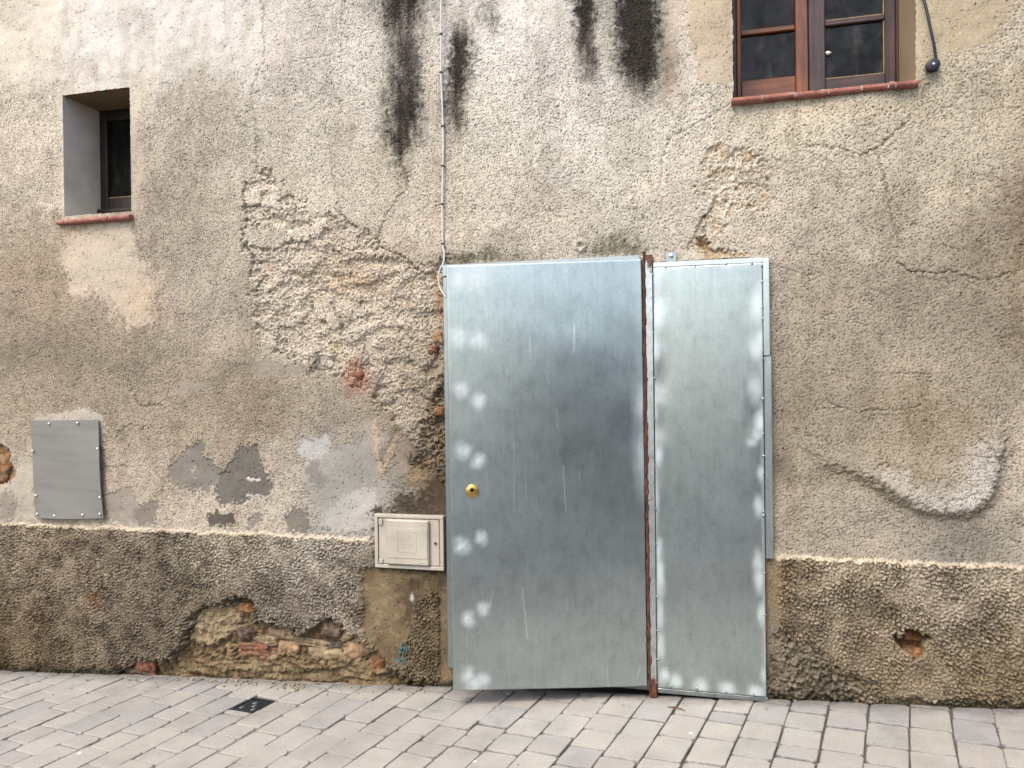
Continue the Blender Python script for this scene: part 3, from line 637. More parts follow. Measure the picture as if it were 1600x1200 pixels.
# the rest of the front beyond the surveyed part
M_WALLFAR = simple('render_far', lin((196, 183, 160), ALB), .93, 0, .12, 3, .5, .2, 120); M_PLFAR = simple('roughcast_far', lin((132, 120, 100), ALB), .95, 0, .25, 40, 1.0, .2, 60)
far = MB()
def quad(m, x0, x1, z0, z1, y=0): m.add([(x0, y, z0), (x1, y, z0), (x1, y, z1), (x0, y, z1)], [(0, 1, 2, 3)])
xl, xr, zt = xs[0], xs[-1], zs[-1]
quad(far, -9, xl, zpl, 6.2); quad(far, xr, 6, zpl, 6.2); quad(far, xl, uwL, zt, 6.2); quad(far, uwR, xr, zt, 6.2); quad(far, uwL, uwR, uwT, 6.2)
o = far.build('upper_render', M_WALLFAR, house); o.location = hoff
for a, b in ((-9, xl), (xr, 6)):
    far = MB(); quad(far, a, b, -.8, zpl); o = far.build('plinth_end', M_PLFAR, house); o.location = hoff
def hpart(mb, name, mat, parent, smooth=False):
    """build in world coordinates under a child of the house"""
    o = mb.build(name, mat, parent, smooth)
    off = Vector(hoff) if parent is house else Vector((0, 0, 0))
    o.location = off
    return o

# ------------------------------------------------------------------ rubble in the collapse, the hole and the scar at the far left
def stone_mat(name, a, b, c):
    m, nt, bs = material(name); n = noise(nt, 28, 6, .65, coord='Object')
    nt.links.new(ramp(nt, n, [(.32, lin(a, ALB)), (.5, lin(b, ALB)), (.68, lin(c, ALB))]), bs.inputs['Base Color']); bs.inputs['Roughness'].default_value = .95
    dm = mix(nt, bs.inputs['Base Color'].links[0].from_socket, lin((150, 134, 108), ALB), ramp(nt, noise(nt, 14, 5, .7), [(.46, 0), (.60, .8)])); nt.links.new(dm, bs.inputs['Base Color'])
    bump(nt, bs, noise(nt, 150, 4, .7), .8, .005); return m
MS = {'buff': stone_mat('buff_stone', (110, 92, 66), (158, 138, 106), (196, 176, 140)), 'brick': stone_mat('red_brick', (92, 52, 36), (132, 82, 60), (162, 118, 90)),
      'peach': stone_mat('peach_stone', (128, 96, 68), (172, 138, 104), (196, 170, 136)), 'moss': stone_mat('mossy_stone', (58, 56, 34), (120, 106, 66), (172, 142, 88)),
      'dark': stone_mat('dark_stone', (46, 34, 30), (92, 74, 62), (128, 108, 90)), 'ochre': stone_mat('ochre_stone', (84, 52, 26), (140, 96, 54), (176, 134, 86))}
def stone(u, v, ru, rv, kind, seed, y=.03, ry=.05, name='stone', rot=0, boxy=.5, rough=.17):
    c = S(u, v, y); e = S(u+ru, v, y); t = S(u, v-rv, y)
    o = bump_rock(name, Vector(c)+Vector(hoff), (abs(e[0]-c[0]), ry, abs(t[2]-c[2])), MS[kind], house, seed, rot=math.radians(rot), boxy=boxy, rough=rough)
    return o
for i, a in enumerate(((237,1038,12,14,'brick',.02,.045,'brick_piece',0,.8),(222,1046,16,7,'dark',.04,.04,'stone',0,.4),
  (378,1013,17,10,'peach',.04,.045,'stone',0,.6),(405,1010,18,8,'brick',.04,.05,'brick_piece',3,.9),(431,1014,14,8,'brick',.045,.05,'brick_piece',-4,.8),(456,1012,14,11,'peach',.05,.045,'stone',0,.5),(390,986,15,12,'dark',.045,.04,'stone',0,.4),
  (422,997,18,8,'buff',.045,.045,'stone',8,.5),(446,988,20,9,'buff',.05,.045,'stone',0,.5),(484,999,30,6,'buff',.035,.05,'stone',-3,.8),(523,972,13,14,'dark',.05,.05,'stone',0,.6),(552,1012,26,13,'peach',.04,.05,'stone',22,.7),
  (520,1003,26,7,'dark',.05,.05,'stone',0,.7),(515,1018,26,11,'buff',.045,.05,'stone',5,.5),(549,986,16,8,'buff',.045,.04,'stone',25,.5),(592,1032,20,9,'ochre',.045,.045,'stone',38,.5),(390,946,14,7,'ochre',.05,.04,'stone',0,.5),(404,958,7,12,'dark',.05,.03,'stone',0,.4),
  (1423,1016,18,9,'ochre',.055,.04,'stone',-8,.5),(1424,990,16,8,'ochre',.075,.035,'stone',0,.5),(-6,728,24,28,'ochre',.030,.026,'stone',0,.3),(686,526,8,11,'peach',.022,.022,'brick_piece',0,.7),(678,548,7,6,'brick',.022,.018,'brick_piece',0,.7),
  (557,592,13,14,'brick',.030,.022,'brick_piece',0,.6),(690,642,9,8,'ochre',.035,.025,'stone',0,.6))):
    u, v, ru, rv, kind, y, ry, nm, rot, boxy = a
    if 200 < u < 620 and v > 900: y = ry+.012+.012*((i*7) % 5)/4; ru *= 1.12; rv *= 1.12
    stone(u, v, ru, rv, kind, 100+i, y, ry, nm, rot, boxy)

# ------------------------------------------------------------------ windows
def reveal(name, parent, x0, x1, z0, z1, depth, mat, room=.5, floor=True):
    m = MB(); V_ = [(x0, 0, z0), (x1, 0, z0), (x1, 0, z1), (x0, 0, z1), (x0, depth, z0), (x1, depth, z0), (x1, depth, z1), (x0, depth, z1)]
    m.add(V_, [(0, 4, 5, 1), (1, 5, 6, 2), (3, 7, 4, 0)]); o = m.build(name, mat, parent)
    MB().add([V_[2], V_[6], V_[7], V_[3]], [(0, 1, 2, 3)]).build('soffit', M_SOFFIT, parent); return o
def room(parent, x0, x1, z0, z1, y0, deep=.7):
    m = MB(); m.box(x0-.3, x1+.3, y0, y0+deep, z0-.3, z1+.3); m.F.pop(2) if False else None
    o = m.build('dark_room', M_DARKIN, parent); me = o.data
    import bmesh
    bm = bmesh.new(); bm.from_mesh(me)
    f = [p for p in bm.faces if all(abs(v.co.y-y0) < 1e-5 for v in p.verts)]; bmesh.ops.delete(bm, geom=f, context='FACES'); bm.to_mesh(me); bm.free(); return o
def wgroup(name, label):
    o = empty(name, hoff, house); o['label'] = label; return o
# upper casement window
WD = .27
wu = wgroup('window', 'two-leaf wooden window, left leaf orange brown, right leaf weathered purple brown')
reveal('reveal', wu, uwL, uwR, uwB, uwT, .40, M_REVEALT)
room(wu, uwL, uwR, uwB, uwT, .41)
def wx(u, v=90, y=WD): return S(u, v, y)[0]
def wz(v, u, y=WD): return S(u, v, y)[2]
zb = uwB
a0 = uwL; a1 = wx(1263); b1 = wx(1402)
m = MB(); m.box(uwL+.001, uwL+.026, WD-.01, WD+.06, zb, uwT, .003); m.box(b1-.002, uwR-.001, WD+.012, WD+.06, zb, uwT, .003); m.box(uwL+.027, b1-.003, WD-.01, WD+.06, uwT-.05, uwT, .003); m.build('window_frame', M_WOODD, wu)
def casement(x0, x1, st, sr, rail, bars, mat, y, mat_bar, putty=None):
    m = MB(); m.box(x0, x0+st, y, y+.045, zb+.004, uwT-.055, .004); m.box(x1-sr, x1, y, y+.045, zb+.004, uwT-.055, .004)
    m.build('casement', mat, wu)
    for r0, r1 in ((zb+.004, zb+rail), (uwT-.12, uwT-.055)): MB().box(x0+st, x1-sr, y+.002, y+.043, r0, r1, .004).build('casement_rail', mat_bar, wu)
    zz = [zb+rail]+bars+[uwT-.12]
    for bz in bars: MB().box(x0+st, x1-sr, y+.004, y+.040, bz-.012, bz+.012, .004).build('glazing_bar', mat_bar, wu)
    for i in range(len(zz)-1):
        lo_ = zz[i]+(.012 if i else 0); hi_ = zz[i+1]-(.012 if i < len(zz)-2 else 0)
        MB().box(x0+st, x1-sr, y+.022, y+.026, lo_, hi_).build('pane', M_GLASS, wu)
        if putty:
            m = MB(); xa, xb = x0+st, x1-sr
            m.box(xa, xb, y+.012, y+.021, lo_, lo_+.006, .002); m.box(xb-.006, xb, y+.012, y+.021, lo_+.0065, hi_, .002); m.build('putty_bead', putty, wu)
barL = (wz(46, 1200)); barR = wz(29, 1338)
casement(uwL+.027, a1, wx(1158)-uwL-.027, a1-wx(1243), wz(122, 1200)-zb, [barL, barL+.235, barL+.47], M_WOODL, WD, M_WOODLH)
casement(a1+.003, b1-.004, wx(1290)-a1-.003, b1-.004-wx(1384), wz(117, 1338)-zb, [barR, barR+.235, barR+.47], M_WOODR, WD+.008, M_WOODRH, M_PUTTY)
MB().lathe([(.010, 0), (.012, .01), (.007, .02), (.002, .026)], (wx(1292, 75), WD+.03, wz(80, 1292)), (1, -.3, 0), 10).build('catch', M_BOLT, wu, True)
MB().box(wx(1160), wx(1178), WD+.10, WD+.115, zb+.01, uwT-.1).build('curtain', simple('grey_curtain', (.16, .16, .15), .9), wu)
# terracotta sill tiles with mortar joints
def sill(parent, u0, u1, v0, v1, joints, proud, thick, mat=M_TERRA):
    p0 = S(u0, v0, -proud); p1 = S(u1, v1, -proud); z = (p0[2]+p1[2])/2
    cuts = [p0[0]]+[S(u, v0+(v1-v0)*(u-u0)/(u1-u0), -proud)[0] for u in joints]+[p1[0]]; return cuts, z
def sill_tiles(parent, cuts, z, thick, proud, depth):
    for i in range(len(cuts)-1):
        x0, x1 = cuts[i]+(.003 if i else 0), cuts[i+1]-(.003 if i < len(cuts)-2 else 0); dz = random.uniform(-.0025, .0025); py_ = random.uniform(-.004, .004)
        n = 6; V_ = []
        for x in (x0, x1):
            prof = [(depth, z+dz-thick/2)]+[(-proud+thick/2-math.cos(t)*thick/2, z+dz+math.sin(t)*thick/2) for t in np.linspace(-math.pi/2, math.pi/2, n)]+[(depth, z+dz+thick/2)]
            dj = random.uniform(-.0015, .0015); V_ += [(x, y+(py_ if y < depth else 0), zz_+dj) for y, zz_ in prof]
        k = n+2; F_ = [(j, j+1, k+j+1, k+j) for j in range(k-1)]+[tuple(range(k))[::-1], tuple(range(k, 2*k)), (k-1, 0, k, 2*k-1)]
        mesh('sill_tile', V_, F_, M_TERRA, parent)
        if i: MB().box(cuts[i]-.0028, cuts[i]+.0028, -proud+.005, depth, z-thick*.42, z+thick*.40).build('mortar_joint', M_MORTAR, parent)
cuts, z = sill(wu, 1143, 1436, 154, 130, (1191, 1243, 1295, 1347, 1389, 1400), .035, .024)
sill_tiles(wu, cuts, z, .024, .035, .26)
# small deep window
ws = wgroup('window', 'small deep-set window with dark frame and grey plastered reveal')
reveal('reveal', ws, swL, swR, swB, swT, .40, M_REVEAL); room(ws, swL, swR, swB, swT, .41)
sx0 = swL; y = .26
m = MB(); m.box(sx0+.001, sx0+.05, y, y+.05, swB+.002, swT-.002, .004); m.box(swR-.05, swR-.001, y, y+.05, swB+.002, swT-.002, .004); rz = S(182, 309, y)[2]; m.box(sx0+.05, swR-.05, y+.003, y+.047, swB+.002, rz, .004); m.box(sx0+.05, swR-.05, y+.003, y+.047, swT-.06, swT-.002, .004); m.build('window_frame', M_WOODX, ws)
MB().box(sx0+.05, swR-.05, y+.022, y+.026, rz, swT-.06).build('pane', M_GLASS, ws)
m = MB(); m.box(sx0+.051, swR-.051, y+.008, y+.019, rz+.001, rz+.007, .002); m.build('putty_bead', M_PUTTY, ws)
wz_ = S(182, 328, y-.03)[2]; MB().box(sx0+.002, swR-.002, y-.03, y-.001, wz_-.012, wz_+.012, .004).build('weather_bar', M_WOODX, ws)
cuts, z = sill(ws, 87, 201, 347, 338, (117, 168), .035, .026)
sill_tiles(ws, cuts, z, .026, .035, .10)
# doorway behind the steel
dw = wgroup('doorway', 'dark doorway hidden behind the steel door')
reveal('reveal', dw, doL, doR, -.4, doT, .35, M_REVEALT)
m = MB(); quad(m, doL-.2, doR+.2, -.4, doT+.2, .352); m.build('doorway_back', M_DARKIN, dw)

# ------------------------------------------------------------------ folded steel sheets
def folded(w, hgt, depth, r, res, warp):
    """sheet in local x 0..w, z 0..hgt, front at y=0 with edges rolled back; returns verts, faces, local x, z"""
    def axis(L):
        n = max(2, int(round((L-2*r)/res))); c = np.linspace(r, L-r, n+1)
        t = np.radians([90, 60, 30]); e0 = r-r*np.sin(t); d0 = r-r*np.cos(t)
        a = np.concatenate([[0], e0, c, (L-e0)[::-1], [L]]); b = np.concatenate([[depth], d0, 0*c, d0[::-1], [depth]]); return a, b
    ax_, ad = axis(w); az_, bd_ = axis(hgt)
    A, Bz = np.meshgrid(ax_, az_); Y = np.maximum(ad[None, :], bd_[:, None])
    Y = np.where((ad[None, :] < r) & (bd_[:, None] < r), np.minimum(r, np.hypot(r-np.sqrt(np.maximum(r*r-ad[None, :]**2*0, 0)), 0)+np.maximum(ad[None, :], bd_[:, None])), Y)
    Y = Y+warp(A, Bz)*(Y < depth)
    P = np.stack([A, Y, Bz], -1); i = np.arange(A.size).reshape(A.shape)
    F_ = np.stack([i[:-1, :-1], i[:-1, 1:], i[1:, 1:], i[1:, :-1]], -1).reshape(-1, 4)
    return P.reshape(-1, 3), F_, A.ravel(), Bz.ravel()
def nzfield(seed, x, z, k, n=10):
    rs = np.random.RandomState(seed); s = 0
    for i in range(n): s = s+np.sin(rs.randn()*k*x+rs.randn()*k*z+rs.rand()*6.28)
    return s/n**.5
def splash(lx, lz, spots, seed):
    z = np.zeros_like(lx); w = .004*nzfield(seed, lx, lz, 55); w2 = .004*nzfield(seed+1, lx, lz, 55)
    for sx, sz, rx, rz, st in spots: z = np.maximum(z, .85*st*sm_(1.65, .05, np.hypot((lx+w-sx)/rx, (lz+w2-sz)/rz)))
    return z
def sm_(a, b, x): t = np.clip((x-a)/(b-a), 0, 1); return t*t*(3-2*t)
def scratches(lx, lz, lines, wid=.0016):
    s = np.zeros_like(lx)
    for x0, z0, x1, z1, st in lines:
        L = (x1-x0)**2+(z1-z0)**2; t = np.clip(((lx-x0)*(x1-x0)+(lz-z0)*(z1-z0))/L, 0, 1); d = np.hypot(lx-x0-t*(x1-x0), lz-z0-t*(z1-z0)); s = np.maximum(s, st*sm_(wid*2.2, wid*.5, d))
    return s
# the hinged leaf: hung on its right edge, ajar and sagging
YH = -.045
Ht, Hb = S(1003, 404, YH), S(1012.5, 1073, YH)
lh = Ht[2]-Hb[2]
yy = YH
for k in range(400):
    yy -= .001
    if S(697, 415, yy)[2]-S(708, 1080, yy)[2] <= lh: break
Lt, Lb = S(697, 415, yy), S(708, 1080, yy)
hx = (Ht[0]+Hb[0])/2; Lx = (Lt[0]+Lb[0])/2
lw = math.hypot(hx-Lx, YH-yy); th = math.atan2(YH-yy, hx-Lx); sag_all = ((Ht[2]-Lt[2])+(Hb[2]-Lb[2]))/2/lw; sag = math.atan((Hb[0]-Ht[0])/lh); hx = Hb[0]; RACK = sag_all-math.tan(sag)
door = empty('steel_door', (hx, YH, Hb[2])); door.rotation_mode = 'XYZ'
door.matrix_world = Matrix.Translation((hx, YH, Hb[2])) @ Matrix.Rotation(th, 4, 'Z') @ Matrix.Rotation(-sag, 4, 'Y')
tag(door, 'galvanised steel door leaf standing ajar, brass lock and pale sprayed spots along its left edge', 'door')
DMI = np.array(door.matrix_world.inverted())
def dl(u, v):
    """photo point -> local x, z on the leaf's front plane"""
    d = ray(u, v); o_ = np.array([0, -CAM_D, CAM_Z]); A = DMI[:3, :3]; ol = A@o_+DMI[:3, 3]; dd = A@d; t = -ol[1]/dd[1]; p = ol+dd*t; return p[0], p[2]
def warp_leaf(x, z):
    u = x/lw; v = z/lh
    return .0030*np.sin(np.pi*u)*np.sin(np.pi*v)*-1+.0012*nzfield(5, x, z, 4)+.00022*nzfield(6, x, z, 14)+.005*(u-.5)*np.clip(v-.35, 0, 1)
P_, F_, lx, lz = folded(lw, lh, .042, .006, .0042, warp_leaf)
P_[:, 0] -= lw; lx = lx-lw; P_[:, 2] += RACK*lx; lz = lz+RACK*lx
spots = []
for u, v, r in ((717,438,15),(746,436,19),(716,527,16),(746,530,13),(721,609,12),(747,626,11),(724,704,12),(748,721,11),(722,853,12),(752,840,10),(731,967,11),(754,951,10),(732,1056,12),(755,1064,11),(742,1070,14)):
    x, z = dl(u, v); x2, _ = dl(u+r, v); spots.append((x, z, x2-x, (x2-x)*1.08, .85))
for v0, v1, s in ((405,455,.5),(455,520,.35),(600,660,.6),(660,760,.5),(540,600,.25)):
    x, z = dl(1004, (v0+v1)/2); spots.append((x+.006, z, .045, abs(dl(1004, v0)[1]-dl(1004, v1)[1])*.62, s))
zinc = splash(lx, lz, spots, 21)*(.85+.15*nzfield(22, lx, lz, 120))
sl = [(*dl(*a), *dl(*b), s) for a, b, s in (((897,508),(897,550),.8),((880,728),(884,800),.8),((828,527),(828,550),.5),((852,578),(858,600),.4),((816,918),(824,998),.7),((803,690),(803,800),.35),((822,745),(822,780),.4),((905,735),(906,750),.5),((1000,1042),(995,1060),.5),((948,1045),(952,1080),.4),((870,640),(871,668),.4),((938,700),(940,725),.3),((772,922),(764,950),.4))]
rs = np.random.RandomState(9)
for i in range(46):
    x = -lw*rs.uniform(.04, .97); z = lh*rs.uniform(.06, .93); L = rs.uniform(.02, .10); a = rs.normal(0, .06); sl.append((x, z, x+L*a, z+L, rs.uniform(.08, .25)))
leaf = mesh('door_sheet', P_, F_, M_GALV, door, {'Zinc': zinc, 'Scratch': scratches(lx, lz, sl)}, True)
leaf['label'] = 'large galvanised door sheet'
m = MB().box(-lw+.004, -.004, .03, .044, .004, lh-.004, .002); m.V = [(x, y_, z_+RACK*x) for x, y_, z_ in m.V]; m.build('back_sheet', M_GALVD, door)
lkx, lkz = dl(738, 767)
lock = MB().lathe([(.030, 0), (.030, .004), (.027, .010), (.020, .013), (.0095, .0135)], (lkx, -.001, lkz), (0, -1, 0), 28).build('lock_escutcheon', M_BRASS, door, True)
MB().lathe([(.0088, .0105), (.0088, .0142)], (lkx-.0005, -.001, lkz+.006), (0, -1, 0), 16).build('keyhole', M_BLACK, lock)
for u, v in ((721,612),(747,626),(758,770),(726,612),(752,840),(731,967)):
    x, z = dl(u, v); MB().lathe([(.0026, 0), (.0026, .0012), (.0012, .002)], (x, .0005, z), (0, -1, 0), 8).build('rivet', M_GALVD, door, True)
# rusty hinge running down the right edge, with its weld blobs
m = MB(); rs = np.random.RandomState(3); n = 90
m.tube([(.008+.0010*rs.randn(), -.001+.001*rs.randn(), -.02+(lh+.05)*i/n) for i in range(n+1)], [.0070+.0011*rs.randn() for i in range(n+1)], 8)
m.build('hinge', M_RUST, door, True)
wb = None
for i, v in enumerate((412,500,512,545,592,625,640,664,680,690,716,735,760,792,806,830,856,880,892,905,930,955,975,990,1010,1030,1050)):
    p = dl(1004, v); s = rs.uniform(.7, 1.3)
    if wb is None:
        wb = bump_rock('weld_bead', (.004, -.006, p[1]), (.0052, .004, .014), M_RUSTO, door, 31, sub=2, rough=.22, boxy=.1); b_ = wb
    else: b_ = wb.copy(); link(b_, door)
    b_.location = (.003+.008*(i % 3 == 1), -.005, p[1]); b_.scale = (s, 1, rs.uniform(.5, 1.9))
# ------------------------------------------------------------------ fixed side panel with post, rails and wall straps
YP = -.034
pL = (S(1020, 420, YP)[0]+S(1027, 1060, YP)[0])/2; pR = (S(1191, 420, YP)[0]+S(1197, 1060, YP)[0])/2
pT = (S(1020, 418, YP)[2]+S(1190, 411, YP)[2])/2; pB = (S(1028, 1074, YP)[2]+S(1197, 1090, YP)[2])/2
rB = (S(1028, 1083, YP)[2]+S(1198, 1098, YP)[2])/2; rT = (S(1018, 409, YP)[2]+S(1195, 402, YP)[2])/2
panel = empty('steel_side_panel', (pL, YP, rB)); tag(panel, 'narrow fixed galvanised steel panel with welded seams, right of the door leaf', 'panel')
def pl_(x, y, z): return (x-pL, y-YP, z-rB)
def warp_pan(x, z): return .0008*nzfield(15, x, z, 5)+.0012*np.sin(x*60)*0+.003*np.clip(z/1.9-.4, -.5, .6)*0+.0010*nzfield(16, x, z, 22)*sm_(.09, .0, np.minimum(x, (pR-pL)-x))*2.2
P_, F_, lx, lz = folded(pR-pL, pT-pB, .012, .003, .0042, warp_pan)
spots = []
def pp(u, v): p = S(u, v, YP); return p[0]-pL, p[2]-pB
for u, v, rx, ry, s in ((1023,440,10,30,.8),(1026,490,8,26,.8),(1024,545,6,22,.6),(1024,640,5,18,.6),(1028,714,8,16,.75),(1024,780,6,26,.6),(1027,860,7,20,.8),(1030,900,8,40,.7),(1030,960,7,30,.6),(1032,1010,8,22,.7),(1038,1056,10,12,.8),(1056,1064,10,11,.8),(1096,1072,13,11,.75),(1137,1076,13,12,.8),(1181,1082,12,11,.8),
  (1186,480,12,26,.8),(1184,545,12,18,.7),(1190,530,10,14,.6),(1182,610,12,22,.6),(1188,660,9,18,.6),(1176,690,9,8,.5),(1184,680,9,10,.6),(1192,740,8,14,.6),(1186,790,8,16,.6),(1186,905,9,20,.75),(1184,880,8,20,.6),(1192,960,8,18,.65),(1195,1055,7,14,.6),(1136,416,9,5,.7),(1050,420,16,5,.6)):
    x, z = pp(u, v); x2, _ = pp(u+rx, v); _, z2 = pp(u, v-ry); spots.append((x, z, x2-x, z2-z, s))
zinc = np.maximum(splash(lx, lz, spots, 41), .28*sm_(.02, .0, np.minimum(lx, pR-pL-lx)))
sl = [(*pp(*a), *pp(*b), s) for a, b, s in (((1033,466),(1035,470),.3),((1028,497),(1031,515),.0),((1050,496),(1050,502),.2))]
sh = mesh('panel_sheet', P_+np.array(pl_(pL, YP, pB)), F_, M_GALV, panel, {'Zinc': zinc, 'Scratch': scratches(lx, lz, sl)}, True)
def pbox(name, x0, x1, y0, y1, z0, z1, mat, bev=.002, parent=panel):
    m = MB(); a = pl_(x0, y0, z0); b = pl_(x1, y1, z1); m.box(a[0], b[0], a[1], b[1], a[2], b[2], bev); return m.build(name, mat, parent)
poL = (S(1007.5, 420, -.04)[0]+S(1015, 1060, -.04)[0])/2; poR = pL-.002
poT = S(1012, 398, -.04)[2]; poB = S(1018, 1089, -.04)[2]
def mat_post():
    m, nt, b = material('post_galvanised'); at = N(nt, 'ShaderNodeTexCoord').outputs['Object']; sx = N(nt, 'ShaderNodeSeparateXYZ'); nt.links.new(at, sx.inputs[0])
    n = noise(nt, 24, 5, .65, stretch=(1, 1, .5)); zt_ = poT-rB
    mr = N(nt, 'ShaderNodeMapRange'); mr.inputs[1].default_value = zt_-.10; mr.inputs[2].default_value = zt_; nt.links.new(sx.outputs[2], mr.inputs[0])
    m2_ = N(nt, 'ShaderNodeMapRange'); m2_.inputs[1].default_value = .10; m2_.inputs[2].default_value = .0; nt.links.new(sx.outputs[2], m2_.inputs[0])
    ad = N(nt, 'ShaderNodeMath', operation='ADD'); nt.links.new(mr.outputs[0], ad.inputs[0]); nt.links.new(m2_.outputs[0], ad.inputs[1])
    mu = N(nt, 'ShaderNodeMath', operation='MULTIPLY_ADD'); nt.links.new(ad.outputs[0], mu.inputs[0]); mu.inputs[1].default_value = .34; nt.links.new(n, mu.inputs[2])
    f = ramp(nt, mu.outputs[0], [(.60, 0), (.72, 1)])
    c = mix(nt, mix(nt, (.52, .56, .56), ramp(nt, noise(nt, 30, 5, .65), [(.3, .7), (.6, 1.05)]), 1, 'MULTIPLY'), ramp(nt, noise(nt, 70, 4), [(.35, (.03, .010, .006)), (.65, (.14, .048, .018))]), f)
    nt.links.new(c, b.inputs['Base Color'])
    iv = N(nt, 'ShaderNodeMath', operation='MULTIPLY_ADD'); nt.links.new(f, iv.inputs[0]); iv.inputs[1].default_value = -.9; iv.inputs[2].default_value = .9; nt.links.new(iv.outputs[0], b.inputs['Metallic']); b.inputs['Roughness'].default_value = .3
    return m
M_POST = mat_post()
pbox('post', poL, poR, -.046, .02, poB, poT, M_POST)
pbox('top_rail', pL, pR+.004, YP+.001, -.005, pT+.002, rT, M_GALVP)
pbox('bottom_rail', pL, pR+.006, YP+.003, -.005, rB, pB-.003, M_GALVD)
pbox('rail_end', pR-.035, pR+.006, YP+.0008, YP+.0025, rB+.001, pB-.004, M_GALVD, .0)
sAz = S(1197, 556, -.03)[2]
sT = S(1197, 402, -.03)[2]; sBz = S(1205, 873, -.03)[2]
pbox('wall_strap', pR+.002, S(1202.5, 480, -.03)[0], -.033, .0, sAz+.0015, sT, M_GALVP)
pbox('wall_strap', pR+.004, S(1207, 720, -.03)[0], -.030, .0, sBz, sAz-.0015, M_GALVP)
t0 = S(1040, 394, -.012); t1 = S(1057, 410, -.012)
tab = pbox('fixing_tab', t0[0], t1[0], -.014, -.009, t1[2], t0[2], M_GALVD, .001)
bx = pl_(*S(1048.5, 400, -.014)); MB().lathe([(.011, 0), (.011, .004), (.006, .007), (.002, .008)], bx, (0, -1, 0), 10).build('bolt', M_GALVP, tab, True)
pw = None
for i, (u, v) in enumerate([(1040,417),(1086,415),(1135,412),(1175,411),(1048,1073),(1089,1077),(1135,1081),(1178,1085),(1197,1076)]+[(1019+9*(v-410)/664., v) for v in (428,440,462,470,520,554,590,655,728,795,850,932,985,998,1030,1068)]+[(1191+5*(v-410)/664., v) for v in (414,440,480,498,548,560,618,623,678,712,740,800,806,895,960,1074)]):
    p = S(u, v, YP-.001)
    if pw is None: pw = bump_rock('weld_tack', pl_(*p), (.0065, .0035, .0042), M_GALVD, panel, 51, sub=2, rough=.25, boxy=.1); b_ = pw
    else: b_ = pw.copy(); link(b_, panel)
    b_.location = pl_(*p); s = rs.uniform(.6, 1.35); b_.scale = (s, 1, s*rs.uniform(.7, 1.5)); b_.rotation_euler = (0, rs.uniform(0, 3), 0)
# fixed frame round the leaf
fr = empty('steel_door_frame', (doL, 0, Hb[2])); tag(fr, 'thin steel frame on the wall behind the door leaf, showing above and left of it', 'door frame')
fT = S(1000, 398, -.03)[2]; fx0 = S(693, 500, -.02)[0]
def fbox(name, x0, x1, y0, y1, z0, z1, mat, bev=.002): m = MB(); m.box(x0-doL, x1-doL, y0, y1, z0-Hb[2], z1-Hb[2], bev); return m.build(name, mat, fr)
fbox('head_rail', fx0, poL-.022, -.032, .0, fT-.055, fT, M_GALVD)
fbox('jamb', fx0, fx0+.05, -.022, .0, Hb[2]+.0, fT-.058, M_GALVD)
fbox('threshold', S(760, 1080, -.01)[0], poL-.002, .02, .06, poB+.004, poB+.045, M_GALVD)

# ------------------------------------------------------------------ meter box
BY = -.030
bL, bR = (S(585, 845, BY)[0], S(693, 848, BY)[0]); bT = (S(585, 802, BY)[2]+S(693, 808, BY)[2])/2; bB = (S(586, 886, BY)[2]+S(693, 893, BY)[2])/2
mb = empty('meter_box', ((bL+bR)/2, 0, bB)); tag(mb, 'ivory plastic meter box with embossed lid set in the wall beside the door', 'meter box')
w = bR-bL; hh = bT-bB
def bb(name, x0, x1, y0, y1, z0, z1, mat=M_BOX, bev=.002, parent=mb):
    m = MB(); m.box(bL+x0*w-(bL+bR)/2, bL+x1*w-(bL+bR)/2, y0, y1, z0*hh, z1*hh, bev); return m.build(name, mat, parent)
m = MB(); cx_ = -w/2
for (x0, x1, z0, z1) in ((0, 1, .935, 1), (0, 1, 0, .07), (0, .052, .0705, .9345), (.948, 1, .0705, .9345)): m.box(cx_+x0*w, cx_+x1*w, BY, 0.02, z0*hh, z1*hh, .0025)
m.build('box_frame', M_BOX, mb)
bb('box_recess', .052, .948, -.012, .0, .07, .935, M_BLACK, 0)
lid = bb('lid', .062, .938, -.027, -.0125, .078, .925, M_BOX, .003)
bb('raised_cover', .19, .805, -.045, -.0265, .085, .915, M_BOX, .006, lid)
bb('cover_plate', .215, .785, -.0475, -.0455, .215, .77, M_BOX, .0015, lid)
bb('hinge_tab', .068, .125, -.034, -.0275, .80, .915, M_BOX, .002, lid); bb('hinge_tab', .068, .125, -.034, -.0275, .085, .165, M_BOX, .002, lid)
for x0 in (.066, .103): bb('hinge_slot', x0, x0+.018, -.0285, -.0275, .905, .924, M_BLACK, 0, lid)
m = MB()
def bar(x0, x1, z0, z1): m.box(cx_+x0*w, cx_+x1*w, -.0487, -.0476, z0*hh, z1*hh)
bar(.36, .63, .70, .706); bar(.36, .63, .325, .331); bar(.36, .364, .332, .699); bar(.626, .63, .332, .699)
for i, (a, b) in enumerate(((.44, .55), (.45, .56), (.43, .58), (.44, .53), (.42, .58), (.43, .58))): bar(a, b, .655-.047*i, .664-.047*i)
m.build('embossed_lettering', M_BOX, lid)
m = MB(); m.box(cx_+.66*w, cx_+.76*w, -.0462, -.0450, .135*hh, .15*hh); m.build('embossed_mark', M_BOX, lid)
lk = MB().lathe([(.0085, 0), (.0085, .003), (.006, .004)], (cx_+.885*w, -.0268, .50*hh), (0, -1, 0), 18).build('lock', simple('box_lock', (.28, .26, .22), .5, .3), lid, True)
MB().lathe([(.0052, .003), (.0052, .0046)], (cx_+.885*w, -.0268, .50*hh), (0, -1, 0), 14).build('keyhole', M_BLACK, lid)

